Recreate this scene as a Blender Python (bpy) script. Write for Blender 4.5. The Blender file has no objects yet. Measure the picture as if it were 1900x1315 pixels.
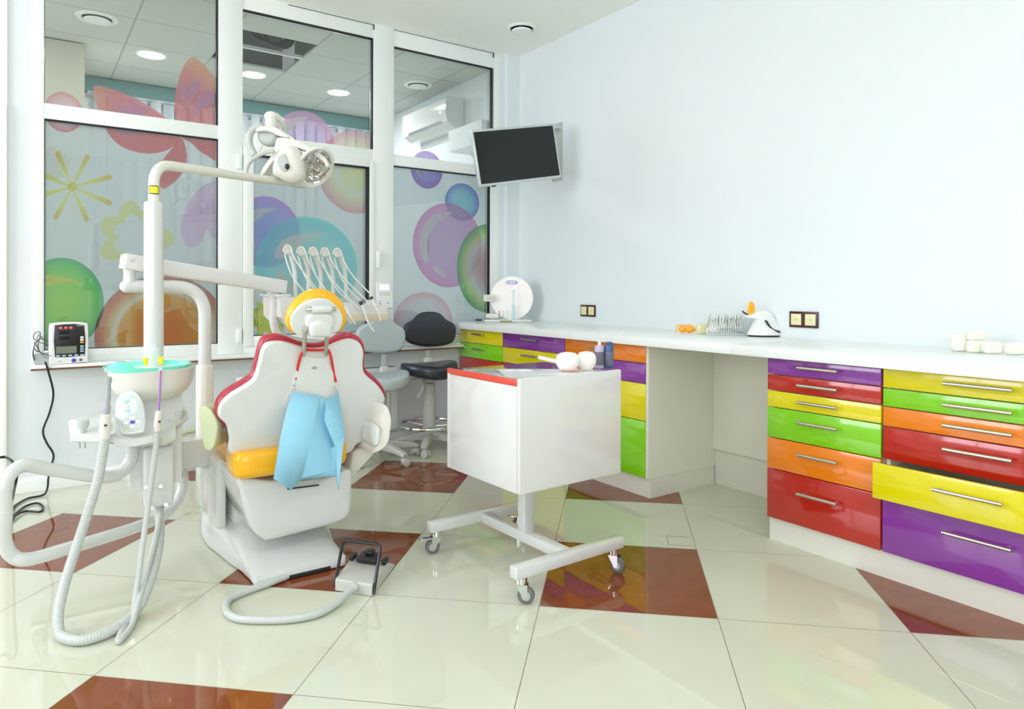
import bpy, bmesh, math, random
from mathutils import Vector, Matrix
PI = math.pi
random.seed(7)
C = bpy.context.scene.collection
SC = bpy.context.scene

# ------------------------------------------------------------ camera
F_PX, CY, YAW, PITCH, ROLL, CAMH = 1292.17, 541.83, 0.6114, -0.0041, 0.0035, 1.0977
FW = Vector((math.sin(YAW)*math.cos(PITCH), math.cos(YAW)*math.cos(PITCH), math.sin(PITCH)))
RT = Vector((math.cos(YAW), -math.sin(YAW), 0)); UP = RT.cross(FW)
RT, UP = RT*math.cos(ROLL)+UP*math.sin(ROLL), UP*math.cos(ROLL)-RT*math.sin(ROLL)
CAM = Vector((0, 0, CAMH))
cd = bpy.data.cameras.new('camera'); cam = bpy.data.objects.new('camera', cd); C.objects.link(cam)
cam.matrix_world = Matrix(((RT.x, UP.x, -FW.x, CAM.x), (RT.y, UP.y, -FW.y, CAM.y), (RT.z, UP.z, -FW.z, CAM.z), (0, 0, 0, 1)))
cd.sensor_width = 36; cd.lens = F_PX*36/1900; cd.shift_y = -(657.5-CY)/1900; cd.clip_start = .05
SC.camera = cam
# ------------------------------------------------------------ world, exposure
w = bpy.data.worlds.new('world'); SC.world = w; w.use_nodes = True
w.node_tree.nodes['Background'].inputs[0].default_value = (.9, .95, 1, 1)
w.node_tree.nodes['Background'].inputs[1].default_value = .3
SC.view_settings.view_transform = 'Standard'; SC.view_settings.look = 'None'
SC.view_settings.gamma = 1; SC.view_settings.use_curve_mapping = False
SC.view_settings.exposure = 0.0
SC.cycles.diffuse_bounces = 8; SC.cycles.transparent_max_bounces = 16
LAMP_W = 3.4           # watts of each ceiling downlight in this room
LAMP_BACK = 18
FILL_LEFT_W = 91  # watts of the fill light added at the left wall
FILL_FRONT_W = 66  # watts of the fill light added behind the camera
ROOM = dict(x0=-2.6, x1=3.225, y0=-2.4, yw=4.537, y1=7.15, zc=2.945)
W = ROOM['yw']; XR = ROOM['x1']

# ------------------------------------------------------------ measuring helpers (photo ray -> world point on a real plane)
def ray(px, py): return RT*((px-950)/F_PX) - UP*((py-CY)/F_PX) + FW
def onz(px, py, z=0): d = ray(px, py); return CAM + d*((z-CAMH)/d.z)
def onx(px, py, x): d = ray(px, py); return CAM + d*(x/d.x)
def ony(px, py, y): d = ray(px, py); return CAM + d*(y/d.y)
def D(px, py, dep): return CAM + ray(px, py)*dep
def onp(px, py, P0, n):
    d = ray(px, py); return CAM + d*((Vector(P0)-CAM).dot(n)/d.dot(n))

# ------------------------------------------------------------ materials
def nodes_of(name):
    m = bpy.data.materials.new(name); m.use_nodes = True
    nt = m.node_tree; return m, nt, nt.nodes['Principled BSDF']
def mat(name, col, rough=.5, metal=0, coat=0, var=.03, scale=9, bump=0, emit=None, es=0, alpha=1, trans=0, ior=1.5, spec=.5):
    m, nt, b = nodes_of(name)
    N, L = nt.nodes, nt.links
    tc = N.new('ShaderNodeTexCoord'); no = N.new('ShaderNodeTexNoise'); no.inputs['Scale'].default_value = scale
    L.new(tc.outputs['Object'], no.inputs['Vector'])
    mr = N.new('ShaderNodeMapRange'); mr.inputs['To Min'].default_value = 1-var; mr.inputs['To Max'].default_value = 1+var
    L.new(no.outputs['Fac'], mr.inputs['Value'])
    vm = N.new('ShaderNodeVectorMath'); vm.operation = 'SCALE'; vm.inputs[0].default_value = col[:3]
    L.new(mr.outputs[0], vm.inputs['Scale']); L.new(vm.outputs[0], b.inputs['Base Color'])
    b.inputs['Roughness'].default_value = rough; b.inputs['Metallic'].default_value = metal
    b.inputs['Coat Weight'].default_value = coat; b.inputs['Coat Roughness'].default_value = .04
    b.inputs['Specular IOR Level'].default_value = spec; b.inputs['IOR'].default_value = ior
    b.inputs['Transmission Weight'].default_value = trans; b.inputs['Alpha'].default_value = alpha
    if emit: b.inputs['Emission Color'].default_value = (*emit, 1); b.inputs['Emission Strength'].default_value = es
    if bump:
        bp = N.new('ShaderNodeBump'); bp.inputs['Strength'].default_value = bump; bp.inputs['Distance'].default_value = .003
        n2 = N.new('ShaderNodeTexNoise'); n2.inputs['Scale'].default_value = scale*8; L.new(tc.outputs['Object'], n2.inputs['Vector'])
        L.new(n2.outputs['Fac'], bp.inputs['Height']); L.new(bp.outputs[0], b.inputs['Normal'])
    return m
def lin(r, g, b):
    f = lambda c: (c/255/12.92 if c/255 <= .04045 else ((c/255+.055)/1.055)**2.4)
    return (f(r), f(g), f(b))
M = {}
M['wall'] = mat('wall_paint', lin(228, 236, 238), .55, bump=.03, scale=6, var=.01)
M['wallbright'] = M['wall']
M['ceil'] = mat('ceiling_paint', lin(246, 249, 242), .7, var=.01)
M['pvc'] = mat('white_window_plastic', lin(240, 246, 242), .3, var=.008)
M['gasket'] = mat('black_rubber_gasket', (.01, .011, .012), .6)
M['brown'] = mat('brown_sill_edge', lin(120, 80, 60), .6)
M['white'] = mat('white_enamel', lin(216, 220, 217), .16, coat=.5, var=.01)
M['whiteplastic'] = mat('white_plastic', lin(218, 222, 218), .28, var=.01)
M['offwhite'] = mat('warm_white_plastic', lin(224, 222, 212), .35, var=.01)
M['lacquer'] = mat('white_lacquered_board', lin(222, 224, 221), .12, coat=.6, var=.008)
M['lampwhite'] = mat('lamp_cream_plastic', lin(226, 227, 216), .25, var=.01)
M['carcass'] = mat('cabinet_board_white', lin(232, 232, 218), .35, var=.01)
M['worktop'] = mat('white_worktop', lin(240, 245, 243), .25, var=.01)
M['chrome'] = mat('chrome', (.75, .77, .76), .12, 1)
M['steel'] = mat('brushed_steel', (.62, .60, .54), .28, 1)
M['black'] = mat('black_plastic', (.012, .012, .013), .35)
M['rubber'] = mat('grey_rubber', lin(110, 112, 110), .6)
M['navy'] = mat('navy_leatherette', lin(40, 46, 58), .3, coat=.15, bump=.05, scale=40)
M['greyvinyl'] = mat('pale_grey_vinyl', lin(182, 196, 200), .38, bump=.03, scale=40)
M['greyplastic'] = mat('grey_plastic', lin(188, 194, 188), .35)
M['hose'] = mat('grey_hose', lin(196, 203, 198), .4)
M['hosew'] = mat('white_hose', lin(226, 226, 214), .35)
M['red'] = mat('crimson_upholstery', lin(178, 40, 62), .25, coat=.3, var=.02)
M['yellowup'] = mat('yellow_upholstery', lin(248, 182, 8), .22, coat=.3, var=.02)
M['cordred'] = mat('red_cord', lin(214, 44, 36), .4)
M['bib'] = mat('light_blue_paper', lin(150, 208, 232), .75, bump=.25, scale=30)
M['green_pale'] = mat('pale_green_plastic', lin(206, 216, 176), .35)
M['monwhite'] = mat('monitor_case_white', lin(238, 240, 240), .3)
M['screenoff'] = mat('black_glass_screen', (.010, .013, .014), .12, spec=.4)
M['silver'] = mat('silver_bezel', lin(206, 214, 212), .3, .4)
M['lcd'] = mat('grey_green_lcd', lin(120, 132, 112), .4)
M['redled'] = mat('red_led', (.8, .02, .02), .4, emit=(1, .05, .06), es=4)
M['bluebtn'] = mat('pale_blue_button', lin(160, 200, 225), .4)
M['orangebtn'] = mat('orange_button', lin(240, 180, 70), .4)
M['blue'] = mat('blue_print', lin(70, 70, 190), .4)
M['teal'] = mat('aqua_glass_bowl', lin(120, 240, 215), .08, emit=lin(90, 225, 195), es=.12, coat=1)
M['cup'] = mat('clear_plastic_cup', lin(225, 240, 240), .1, alpha=.45)
M['yel'] = mat('bright_yellow_plastic', lin(245, 240, 10), .3)
M['purpletube'] = mat('purple_plastic_tip', lin(176, 120, 196), .25, alpha=.85)
M['outlet'] = mat('cream_socket', lin(236, 232, 190), .4)
M['outletframe'] = mat('dark_brown_socket_frame', lin(74, 30, 26), .3)
M['orange'] = mat('orange_acrylic', lin(255, 176, 0), .15, coat=.5)
M['paleyellow'] = mat('pale_yellow_plastic', lin(232, 226, 176), .3)
M['cotton'] = mat('white_cotton', lin(250, 252, 238), .95, bump=.6, scale=60)
M['toothwhite'] = mat('model_white', lin(252, 248, 244), .15, coat=.5)
M['gum'] = mat('model_pink', lin(240, 200, 190), .3)
M['bottle_l'] = mat('lilac_spray_bottle', lin(190, 180, 205), .3)
M['bottle_b'] = mat('blue_grey_spray_bottle', lin(70, 92, 135), .3)
M['label'] = mat('bottle_label_grey', lin(110, 110, 130), .5)
M['glassred'] = mat('red_edge_strip', lin(226, 78, 60), .3)
M['beige'] = mat('beige_plastic', lin(214, 204, 178), .4)
M['pipegreen'] = mat('pale_green_pipe', lin(196, 206, 160), .45)
M['toekick'] = mat('white_plinth', lin(228, 228, 216), .3)
M['dark'] = mat('recess_shade', (.02, .02, .02), .8)  # near-black colour for the shade inside the base recess
M['socketbody'] = mat('grey_socket_block', lin(170, 178, 170), .5)
DR = {'yellow': lin(228, 216, 8), 'green': lin(132, 210, 22), 'red': lin(186, 36, 22), 'purple': lin(138, 58, 160), 'orange': lin(240, 132, 18)}
for k, c in DR.items(): M['d_'+k] = mat(k+'_gloss_drawer_front', c, .12, coat=.7, var=.012)

def floor_material():
    m, nt, b = nodes_of('glossy_floor_tiles'); N, L = nt.nodes, nt.links
    a = -0.76
    tc = N.new('ShaderNodeTexCoord'); sep = N.new('ShaderNodeSeparateXYZ'); L.new(tc.outputs['Object'], sep.inputs[0])
    def mth(op, x, y=None, z=None):
        n = N.new('ShaderNodeMath'); n.operation = op
        for i, v in enumerate((x, y, z)):
            if v is None: continue
            if isinstance(v, (int, float)): n.inputs[i].default_value = v
            else: L.new(v, n.inputs[i])
        return n.outputs[0]
    X = mth('SUBTRACT', sep.outputs[0], .5943); Y = mth('SUBTRACT', sep.outputs[1], 2.7438)
    u = mth('DIVIDE', mth('ADD', mth('MULTIPLY', X, math.cos(a)), mth('MULTIPLY', Y, math.sin(a))), .6)
    v = mth('DIVIDE', mth('ADD', mth('MULTIPLY', X, -math.sin(a)), mth('MULTIPLY', Y, math.cos(a))), .6274)
    fu = mth('FRACT', u); fv = mth('FRACT', v)
    def even(q): return mth('LESS_THAN', mth('FRACT', mth('MULTIPLY', mth('FLOOR', q), .5)), .25)
    brown = mth('MULTIPLY', even(u), even(v))
    def edge(q): return mth('MINIMUM', q, mth('SUBTRACT', 1, q))
    gr = mth('LESS_THAN', mth('MINIMUM', edge(fu), edge(fv)), .0021)
    no = N.new('ShaderNodeTexNoise'); no.inputs['Scale'].default_value = 2.2; no.inputs['Detail'].default_value = 4; L.new(tc.outputs['Object'], no.inputs[0])
    wv = N.new('ShaderNodeTexNoise'); wv.inputs['Scale'].default_value = 5; wv.inputs['Distortion'].default_value = 2
    L.new(tc.outputs['Object'], wv.inputs[0])
    def mix(f, c1, c2):
        n = N.new('ShaderNodeMix'); n.data_type = 'RGBA'
        if isinstance(f, (int, float)): n.inputs[0].default_value = f
        else: L.new(f, n.inputs[0])
        for i, c in ((6, c1), (7, c2)):
            if isinstance(c, tuple): n.inputs[i].default_value = (*c, 1)
            else: L.new(c, n.inputs[i])
        return n.outputs[2]
    cream = mix(no.outputs['Fac'], lin(203, 207, 186), lin(211, 214, 196))
    br = mix(wv.outputs['Fac'], lin(122, 62, 34), lin(140, 78, 48))
    col = mix(brown, cream, br); col = mix(gr, col, lin(128, 116, 92))
    L.new(col, b.inputs['Base Color'])
    L.new(mth('ADD', mth('MULTIPLY', gr, .5), .022), b.inputs['Roughness'])
    b.inputs['IOR'].default_value = 1.5; b.inputs['Specular IOR Level'].default_value = .5
    return m
M['floor'] = floor_material()

def ceiling_tiles():
    m, nt, b = nodes_of('suspended_ceiling_tiles'); N, L = nt.nodes, nt.links
    tc = N.new('ShaderNodeTexCoord'); mp = N.new('ShaderNodeMapping'); L.new(tc.outputs['Object'], mp.inputs[0])
    mp.inputs['Location'].default_value = (-.03, -.02, 0)
    br = N.new('ShaderNodeTexBrick'); br.offset = 0; br.inputs['Scale'].default_value = 1
    br.inputs['Brick Width'].default_value = .6; br.inputs['Row Height'].default_value = .6; br.inputs['Mortar Size'].default_value = .007
    br.inputs['Color1'].default_value = (*lin(206, 212, 206), 1); br.inputs['Color2'].default_value = (*lin(198, 205, 200), 1)
    br.inputs['Mortar'].default_value = (*lin(165, 172, 168), 1)
    L.new(mp.outputs[0], br.inputs[0]); L.new(br.outputs[0], b.inputs['Base Color']); b.inputs['Roughness'].default_value = .8
    return m
M['ctile'] = ceiling_tiles()

def blinds_material():
    m, nt, b = nodes_of('vertical_blind_fabric'); N, L = nt.nodes, nt.links
    tc = N.new('ShaderNodeTexCoord'); wv = N.new('ShaderNodeTexWave'); wv.inputs['Scale'].default_value = 2.2; wv.bands_direction = 'X'
    L.new(tc.outputs['Object'], wv.inputs[0]); cr = N.new('ShaderNodeValToRGB')
    cr.color_ramp.elements[0].color = (*lin(150, 160, 168), 1); cr.color_ramp.elements[1].color = (*lin(176, 184, 190), 1)
    L.new(wv.outputs[0], cr.inputs[0]); L.new(cr.outputs[0], b.inputs['Base Color']); b.inputs['Roughness'].default_value = .8
    return m
M['blind'] = blinds_material()
M['tealpaint'] = mat('teal_wall_paint', lin(88, 136, 138), .6)

def glass_material():
    m, nt, b = nodes_of('window_glass'); N, L = nt.nodes, nt.links
    N.remove(b); out = N['Material Output']
    tr = N.new('ShaderNodeBsdfTransparent'); tr.inputs[0].default_value = (.93, .955, .94, 1)
    gl = N.new('ShaderNodeBsdfGlossy'); gl.inputs['Roughness'].default_value = .01
    fr = N.new('ShaderNodeFresnel'); fr.inputs[0].default_value = 1.52
    ad = N.new('ShaderNodeMath'); ad.operation = 'MULTIPLY_ADD'; ad.inputs[1].default_value = 1.0; ad.inputs[2].default_value = .02
    L.new(fr.outputs[0], ad.inputs[0])
    mx = N.new('ShaderNodeMixShader'); L.new(ad.outputs[0], mx.inputs[0]); L.new(tr.outputs[0], mx.inputs[1]); L.new(gl.outputs[0], mx.inputs[2])
    L.new(mx.outputs[0], out.inputs[0]); return m
M['glass'] = glass_material()

def film_material(name, ramp, op, cx=0, cz=0, rx=1, rz=1):
    """translucent coloured film: ramp of (radius, colour) around the motif centre"""
    m, nt, b = nodes_of(name); N, L = nt.nodes, nt.links
    N.remove(b); out = N['Material Output']
    tc = N.new('ShaderNodeTexCoord'); mp = N.new('ShaderNodeMapping'); L.new(tc.outputs['Object'], mp.inputs[0])
    mp.inputs['Location'].default_value = (-cx/rx, 0, -cz/rz); mp.inputs['Scale'].default_value = (1/rx, 0, 1/rz)
    ln = N.new('ShaderNodeVectorMath'); ln.operation = 'LENGTH'; L.new(mp.outputs[0], ln.inputs[0])
    cr = N.new('ShaderNodeValToRGB'); e = cr.color_ramp.elements
    while len(e) < len(ramp): e.new(.5)
    for i, (p, c) in enumerate(ramp):
        pm = .18 if op > .7 else .25
        c = [q*(1-pm)+k*pm for q, k in zip(c, (206, 212, 220))]
        e[i].position = min(1, p); e[i].color = (*[min(.95, q*1.55) for q in lin(*c)], 1)
    L.new(ln.outputs['Value'], cr.inputs[0])
    tr = N.new('ShaderNodeBsdfTransparent'); hf = N.new('ShaderNodeMix'); hf.data_type = 'RGBA'; hf.inputs[0].default_value = .45; hf.inputs[7].default_value = (1, 1, 1, 1)
    L.new(cr.outputs[0], hf.inputs[6]); L.new(hf.outputs[2], tr.inputs[0])
    df = N.new('ShaderNodeBsdfDiffuse'); L.new(cr.outputs[0], df.inputs[0])
    tl = N.new('ShaderNodeBsdfTranslucent'); L.new(cr.outputs[0], tl.inputs[0])
    m1 = N.new('ShaderNodeMixShader'); m1.inputs[0].default_value = .12 if op > .7 else .3; L.new(df.outputs[0], m1.inputs[1]); L.new(tl.outputs[0], m1.inputs[2])
    mx = N.new('ShaderNodeMixShader'); mx.inputs[0].default_value = op; L.new(tr.outputs[0], mx.inputs[1]); L.new(m1.outputs[0], mx.inputs[2])
    L.new(mx.outputs[0], out.inputs[0]); return m

# ------------------------------------------------------------ mesh builder
def catmull(P, n=8, closed=False):
    P = [Vector(p) for p in P]; out = []; k = len(P)
    rng = range(k) if closed else range(k-1)
    for i in rng:
        if closed: a, b, c, d = P[i-1], P[i], P[(i+1) % k], P[(i+2) % k]
        else: b, c = P[i], P[i+1]; a = P[i-1] if i else b*2-c; d = P[i+2] if i+2 < k else c*2-b
        for j in range(n):
            t = j/n; out.append(.5*((2*b)+(c-a)*t+(2*a-5*b+4*c-d)*t*t+(3*b-a-3*c+d)*t**3))
    if not closed: out.append(P[-1])
    return out
def fillet(P, r, n=6):
    P = [Vector(p) for p in P]; out = [P[0]]
    for i in range(1, len(P)-1):
        a, b, c = P[i-1], P[i], P[i+1]; ba = (a-b); bc = (c-b)
        q = min(r, ba.length*.49, bc.length*.49); s = b+ba.normalized()*q; e = b+bc.normalized()*q
        for j in range(n+1):
            t = j/n; out.append(s*(1-t)**2+b*2*t*(1-t)+e*t*t)
    out.append(P[-1]); return out
def frame(n, up=(0, 0, 1)):
    n = Vector(n).normalized(); up = Vector(up)
    if abs(n.dot(up)) > .98: up = Vector((0, 1, 0))
    u = up.cross(n).normalized(); return u, n.cross(u).normalized(), n
class MB:
    def __init__(s): s.v = []; s.f = []
    def add(s, vs, fs):
        k = len(s.v); s.v += [Vector(p) for p in vs]; s.f += [[i+k for i in f] for f in fs]; return s
    def bm(s, bm, mtx=None):
        bm.verts.index_update(); vs = [(mtx @ v.co if mtx else v.co.copy()) for v in bm.verts]
        s.add(vs, [[v.index for v in f.verts] for f in bm.faces]); bm.free(); return s
    def box(s, x0, x1, y0, y1, z0, z1, r=0, seg=2, mtx=None):
        bm = bmesh.new(); bmesh.ops.create_cube(bm, size=1)
        for v in bm.verts: v.co = Vector(((x0+x1)/2+v.co.x*(x1-x0), (y0+y1)/2+v.co.y*(y1-y0), (z0+z1)/2+v.co.z*(z1-z0)))
        if r: bmesh.ops.bevel(bm, geom=bm.edges[:], offset=r, segments=seg, affect='EDGES', profile=.5)
        return s.bm(bm, mtx)
    def obox(s, c, sx, sy, sz, u, v, n, r=0, seg=2):
        u, v, n = Vector(u), Vector(v), Vector(n); c = Vector(c)
        m = Matrix(((u.x, v.x, n.x, c.x), (u.y, v.y, n.y, c.y), (u.z, v.z, n.z, c.z), (0, 0, 0, 1)))
        return s.box(-sx/2, sx/2, -sy/2, sy/2, -sz/2, sz/2, r, seg, m)
    def tube(s, P, r, seg=14, cap=True):
        P = [Vector(p) for p in P]; n = len(P); R = r if isinstance(r, (list, tuple)) else [r]*n
        t = (P[1]-P[0]).normalized(); u, v, _ = frame(t); vs = []; fs = []
        for i in range(n):
            t2 = ((P[i+1]-P[i]) if i == 0 else (P[i]-P[i-1]) if i == n-1 else (P[i+1]-P[i-1]))
            if t2.length < 1e-9: t2 = t.copy()
            t2.normalize(); q = t.rotation_difference(t2); u = q @ u; v = q @ v; t = t2
            for j in range(seg):
                a = 2*PI*j/seg; vs.append(P[i]+(u*math.cos(a)+v*math.sin(a))*R[i])
        for i in range(n-1):
            for j in range(seg):
                k = (j+1) % seg; fs.append([i*seg+j, i*seg+k, (i+1)*seg+k, (i+1)*seg+j])
        if cap: fs.append(list(range(seg))[::-1]); fs.append([(n-1)*seg+j for j in range(seg)])
        return s.add(vs, fs)
    def cyl(s, a, b, r, r2=None, seg=20, bev=0):
        a, b = Vector(a), Vector(b); r2 = r if r2 is None else r2
        if bev:
            d = (b-a).normalized(); return s.tube([a, a+d*bev*.3, a+d*bev, b-d*bev, b-d*bev*.3, b], [r-bev, r-bev*.3, r, r2, r2-bev*.3, r2-bev], seg)
        return s.tube([a, b], [r, r2], seg)
    def lathe(s, c, prof, axis=(0, 0, 1), seg=32, sx=1, sy=1):
        u, v, n = frame(axis, (0, 1, 0) if abs(Vector(axis).normalized().z) > .9 else (0, 0, 1)); c = Vector(c); vs = []; fs = []
        for (r, h) in prof:
            for j in range(seg):
                a = 2*PI*j/seg; vs.append(c+u*(math.cos(a)*r*sx)+v*(math.sin(a)*r*sy)+n*h)
        m = len(prof)
        for i in range(m-1):
            for j in range(seg):
                k = (j+1) % seg; fs.append([i*seg+j, i*seg+k, (i+1)*seg+k, (i+1)*seg+j])
        if prof[0][0] > 1e-6: fs.append(list(range(seg))[::-1])
        if prof[-1][0] > 1e-6: fs.append([(m-1)*seg+j for j in range(seg)])
        return s.add(vs, fs)
    def ball(s, c, rx, ry=None, rz=None, seg=20, rings=12, u=(1, 0, 0), v=(0, 1, 0), n=(0, 0, 1)):
        ry = rx if ry is None else ry; rz = rx if rz is None else rz; c = Vector(c); u, v, n = Vector(u), Vector(v), Vector(n)
        vs = []; fs = []
        for i in range(1, rings):
            p = PI*i/rings
            for j in range(seg):
                a = 2*PI*j/seg; vs.append(c+u*(rx*math.sin(p)*math.cos(a))+v*(ry*math.sin(p)*math.sin(a))+n*(rz*math.cos(p)))
        vs += [c+n*rz, c-n*rz]; t, b = len(vs)-2, len(vs)-1
        for i in range(rings-2):
            for j in range(seg):
                k = (j+1) % seg; fs.append([i*seg+j, (i+1)*seg+j, (i+1)*seg+k, i*seg+k])
        for j in range(seg):
            k = (j+1) % seg; fs.append([t, j, k]); fs.append([b, (rings-2)*seg+k, (rings-2)*seg+j])
        return s.add(vs, fs)
    def loft(s, secs, closed=True, caps=True):
        n = len(secs[0]); vs = [p for q in secs for p in q]; fs = []
        for i in range(len(secs)-1):
            for j in range(n if closed else n-1):
                k = (j+1) % n; fs.append([i*n+j, i*n+k, (i+1)*n+k, (i+1)*n+j])
        if caps: fs.append(list(range(n))[::-1]); fs.append([(len(secs)-1)*n+j for j in range(n)])
        return s.add(vs, fs)
    def pillow(s, outline, nrm, t0, t1, p=2.6, layers=7, bulge=1.0):
        """closed outline (3D points) grown from -t0 to +t1 along nrm with rounded rim"""
        nrm = Vector(nrm).normalized(); O = [Vector(q) for q in outline]; c = sum(O, Vector())/len(O); secs = []
        R = min((q-c).length for q in O)
        for i in range(-layers, layers+1):
            a = i/layers*PI/2; h = math.sin(a); r = abs(math.cos(a))
            h = math.copysign(abs(h)**(2/p), h); r = r**(2/p)
            th = t1 if h > 0 else t0; inset = (1-r)*min(max(t0, t1)*1.2*bulge, R*.9)
            secs.append([q+(c-q).normalized()*min(inset, (c-q).length*.97)+nrm*(h*th) for q in O])
        return s.loft(secs)
    def plate(s, outline, nrm, th, bev=0, seg=2):
        """flat outline extruded by th along nrm"""
        bm = bmesh.new(); vs = [bm.verts.new(q) for q in outline]; f = bm.faces.new(vs)
        r = bmesh.ops.extrude_face_region(bm, geom=[f]); nv = [e for e in r['geom'] if isinstance(e, bmesh.types.BMVert)]
        bmesh.ops.translate(bm, verts=nv, vec=Vector(nrm).normalized()*th)
        if bev:
            ff = [q for q in bm.faces if len(q.verts) == len(outline)]; es = set(e for q in ff for e in q.edges)
            bmesh.ops.bevel(bm, geom=list(es), offset=bev, segments=seg, affect='EDGES', profile=.5)
        return s.bm(bm)
    def build(s, name, m, parent=None, angle=35, origin=None):
        me = bpy.data.meshes.new(name); o = bpy.data.objects.new(name, me)
        off = Vector(origin) if origin is not None else Vector((0, 0, 0))
        if parent is not None:
            base = Vector(); q = parent
            while q: base += q.location; q = q.parent
            off = base + off if origin is None else off
            o.parent = parent; o.location = off-base
        else: o.location = off
        bm = bmesh.new(); vv = [bm.verts.new(p-off) for p in s.v]
        for f in s.f:
            if len(set(f)) < 3: continue
            try: bm.faces.new([vv[i] for i in f])
            except ValueError: pass
        bmesh.ops.remove_doubles(bm, verts=bm.verts[:], dist=1e-6)
        bmesh.ops.recalc_face_normals(bm, faces=bm.faces[:]); bm.to_mesh(me); bm.free()
        for p in me.polygons: p.use_smooth = True
        me.set_sharp_from_angle(angle=math.radians(angle))
        me.materials.append(M[m] if isinstance(m, str) else m); C.objects.link(o)
        return o
def tag(o, label=None, cat=None, group=None, kind=None):
    for k, v in (('label', label), ('category', cat), ('group', group), ('kind', kind)):
        if v: o[k] = v
    return o
def thing(name, loc, label, cat, group=None):
    o = bpy.data.objects.new(name, None); C.objects.link(o); o.location = loc; o.empty_display_size = .1
    return tag(o, label, cat, group)
def solo(mb, name, m, label, cat, group=None, angle=35):
    c = sum(mb.v, Vector())/len(mb.v); c.z = min(p.z for p in mb.v)
    return tag(mb.build(name, m, origin=c, angle=angle), label, cat, group)
def struct(mb, name, m, parent=None):
    o = mb.build(name, m, parent)
    if parent is None: o['kind'] = 'structure'
    return o
def copy_tree(o, parent=None):
    c = o.copy(); C.objects.link(c); c.parent = parent
    for ch in list(o.children): copy_tree(ch, c)
    return c
def text_mesh(txt, size, m, name, parent, c, u, v, n, depth=.0006, shear=0):
    cu = bpy.data.curves.new('t', 'FONT'); cu.body = txt; cu.size = size; cu.align_x = 'CENTER'; cu.align_y = 'CENTER'; cu.extrude = depth; cu.shear = shear
    to = bpy.data.objects.new('t', cu); me = bpy.data.meshes.new_from_object(to); bpy.data.objects.remove(to)
    u, v, n, c = Vector(u), Vector(v), Vector(n), Vector(c); mb = MB()
    mb.add([c+u*q.co.x+v*q.co.y+n*q.co.z for q in me.vertices], [list(p.vertices) for p in me.polygons])
    return mb.build(name, m, parent)
def ellipse(c, u, v, a, b, n=32): return [Vector(c)+Vector(u)*(a*math.cos(2*PI*i/n))+Vector(v)*(b*math.sin(2*PI*i/n)) for i in range(n)]
X_, Y_, Z_ = Vector((1, 0, 0)), Vector((0, 1, 0)), Vector((0, 0, 1))

# ============================================================ THE ROOM
R = ROOM; ZC = R['zc']
struct(MB().box(R['x0']-.2, 3.6, R['y0']-.2, R['y1']+.2, -.05, 0), 'floor', 'floor')
struct(MB().box(R['x0']-.2, XR+.2, R['y0']-.2, W+.02, ZC, ZC+.05), 'ceiling', 'ceil')
struct(MB().box(XR, XR+.15, R['y0'], R['y1'], 0, ZC), 'wall_right', 'wall')
lw = MB(); lx = R['x0']
for b in ((R['y0'], R['y1'], 0, .9), (R['y0'], R['y1'], 2.75, ZC), (R['y0'], 1.85, .9, 2.75), (4.4, R['y1'], .9, 2.75)): lw.box(lx-.15, lx, *b)
struct(lw, 'wall_left', 'wall')
dw = MB()
for b in ((1.85, 1.91, .9, 2.75), (4.34, 4.4, .9, 2.75), (3.1, 3.16, .9, 2.75), (1.85, 4.4, .9, .96), (1.85, 4.4, 2.69, 2.75)): dw.box(lx-.1, lx-.04, *b)
struct(dw, 'added_window_2', 'pvc')  # invented window out of view, added to frame the left fill light
dl = bpy.data.lights.new('fill_light', 'AREA'); dl.shape = 'RECTANGLE'; dl.size = 1.75; dl.size_y = 2.4; dl.energy = FILL_LEFT_W; dl.color = (.945, .925, 1.03)  # added area light, softens and evens out the room from the left
do = bpy.data.objects.new('fill_light', dl); C.objects.link(do); do.location = (lx-.14, 3.12, 1.82); do.rotation_euler = (0, -PI/2, 0)
fwm = MB()
for b in ((R['x0'], XR, 0, .9), (R['x0'], XR, 2.6, ZC), (R['x0'], -2.45, .9, 2.6), (-.15, XR, .9, 2.6)): fwm.box(b[0], b[1], R['y0']-.15, R['y0'], b[2], b[3])
struct(fwm, 'wall_front', 'wall')
dw = MB()
for b in ((-2.45, -2.39, .9, 2.6), (-.21, -.15, .9, 2.6), (-2.45, -.15, .9, .96), (-2.45, -.15, 2.54, 2.6)): dw.box(b[0], b[1], R['y0']-.1, R['y0']-.04, b[2], b[3])
struct(dw, 'added_window_3', 'pvc')  # invented window behind the camera, added to frame the second fill light
dl = bpy.data.lights.new('fill_light', 'AREA'); dl.shape = 'RECTANGLE'; dl.size = 2.2; dl.size_y = 1.6; dl.energy = FILL_FRONT_W; dl.color = (.945, .925, 1.03)  # added area light, brightens surfaces that face the camera
do = bpy.data.objects.new('fill_light', dl); C.objects.link(do); do.location = (-1.3, R['y0']-.14, 1.75); do.rotation_euler = (PI/2, 0, 0)
wb = MB(); wb.box(R['x0'], .035, W, W+.16, 0, ZC); wb.box(.035, 3.06, W, W+.16, 0, .655); wb.box(3.06, XR, W, W+.16, 0, ZC)
struct(wb, 'wall_window_side', 'wall')
struct(MB().box(3.105, XR, W-.035, W, 0, ZC), 'trim_1', 'wall')
t2 = MB(); t2.box(R['x0'], -.072, W-.018, W, 0, ZC); t2.box(-.098, -.072, W-.034, W-.018, 0, 2.05, .004)
struct(t2, 'trim_2', 'ceil')
struct(MB().box(-.05, 2.65, W-.014, W, 0, .085, .003), 'baseboard_window_side', 'pvc')
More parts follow.
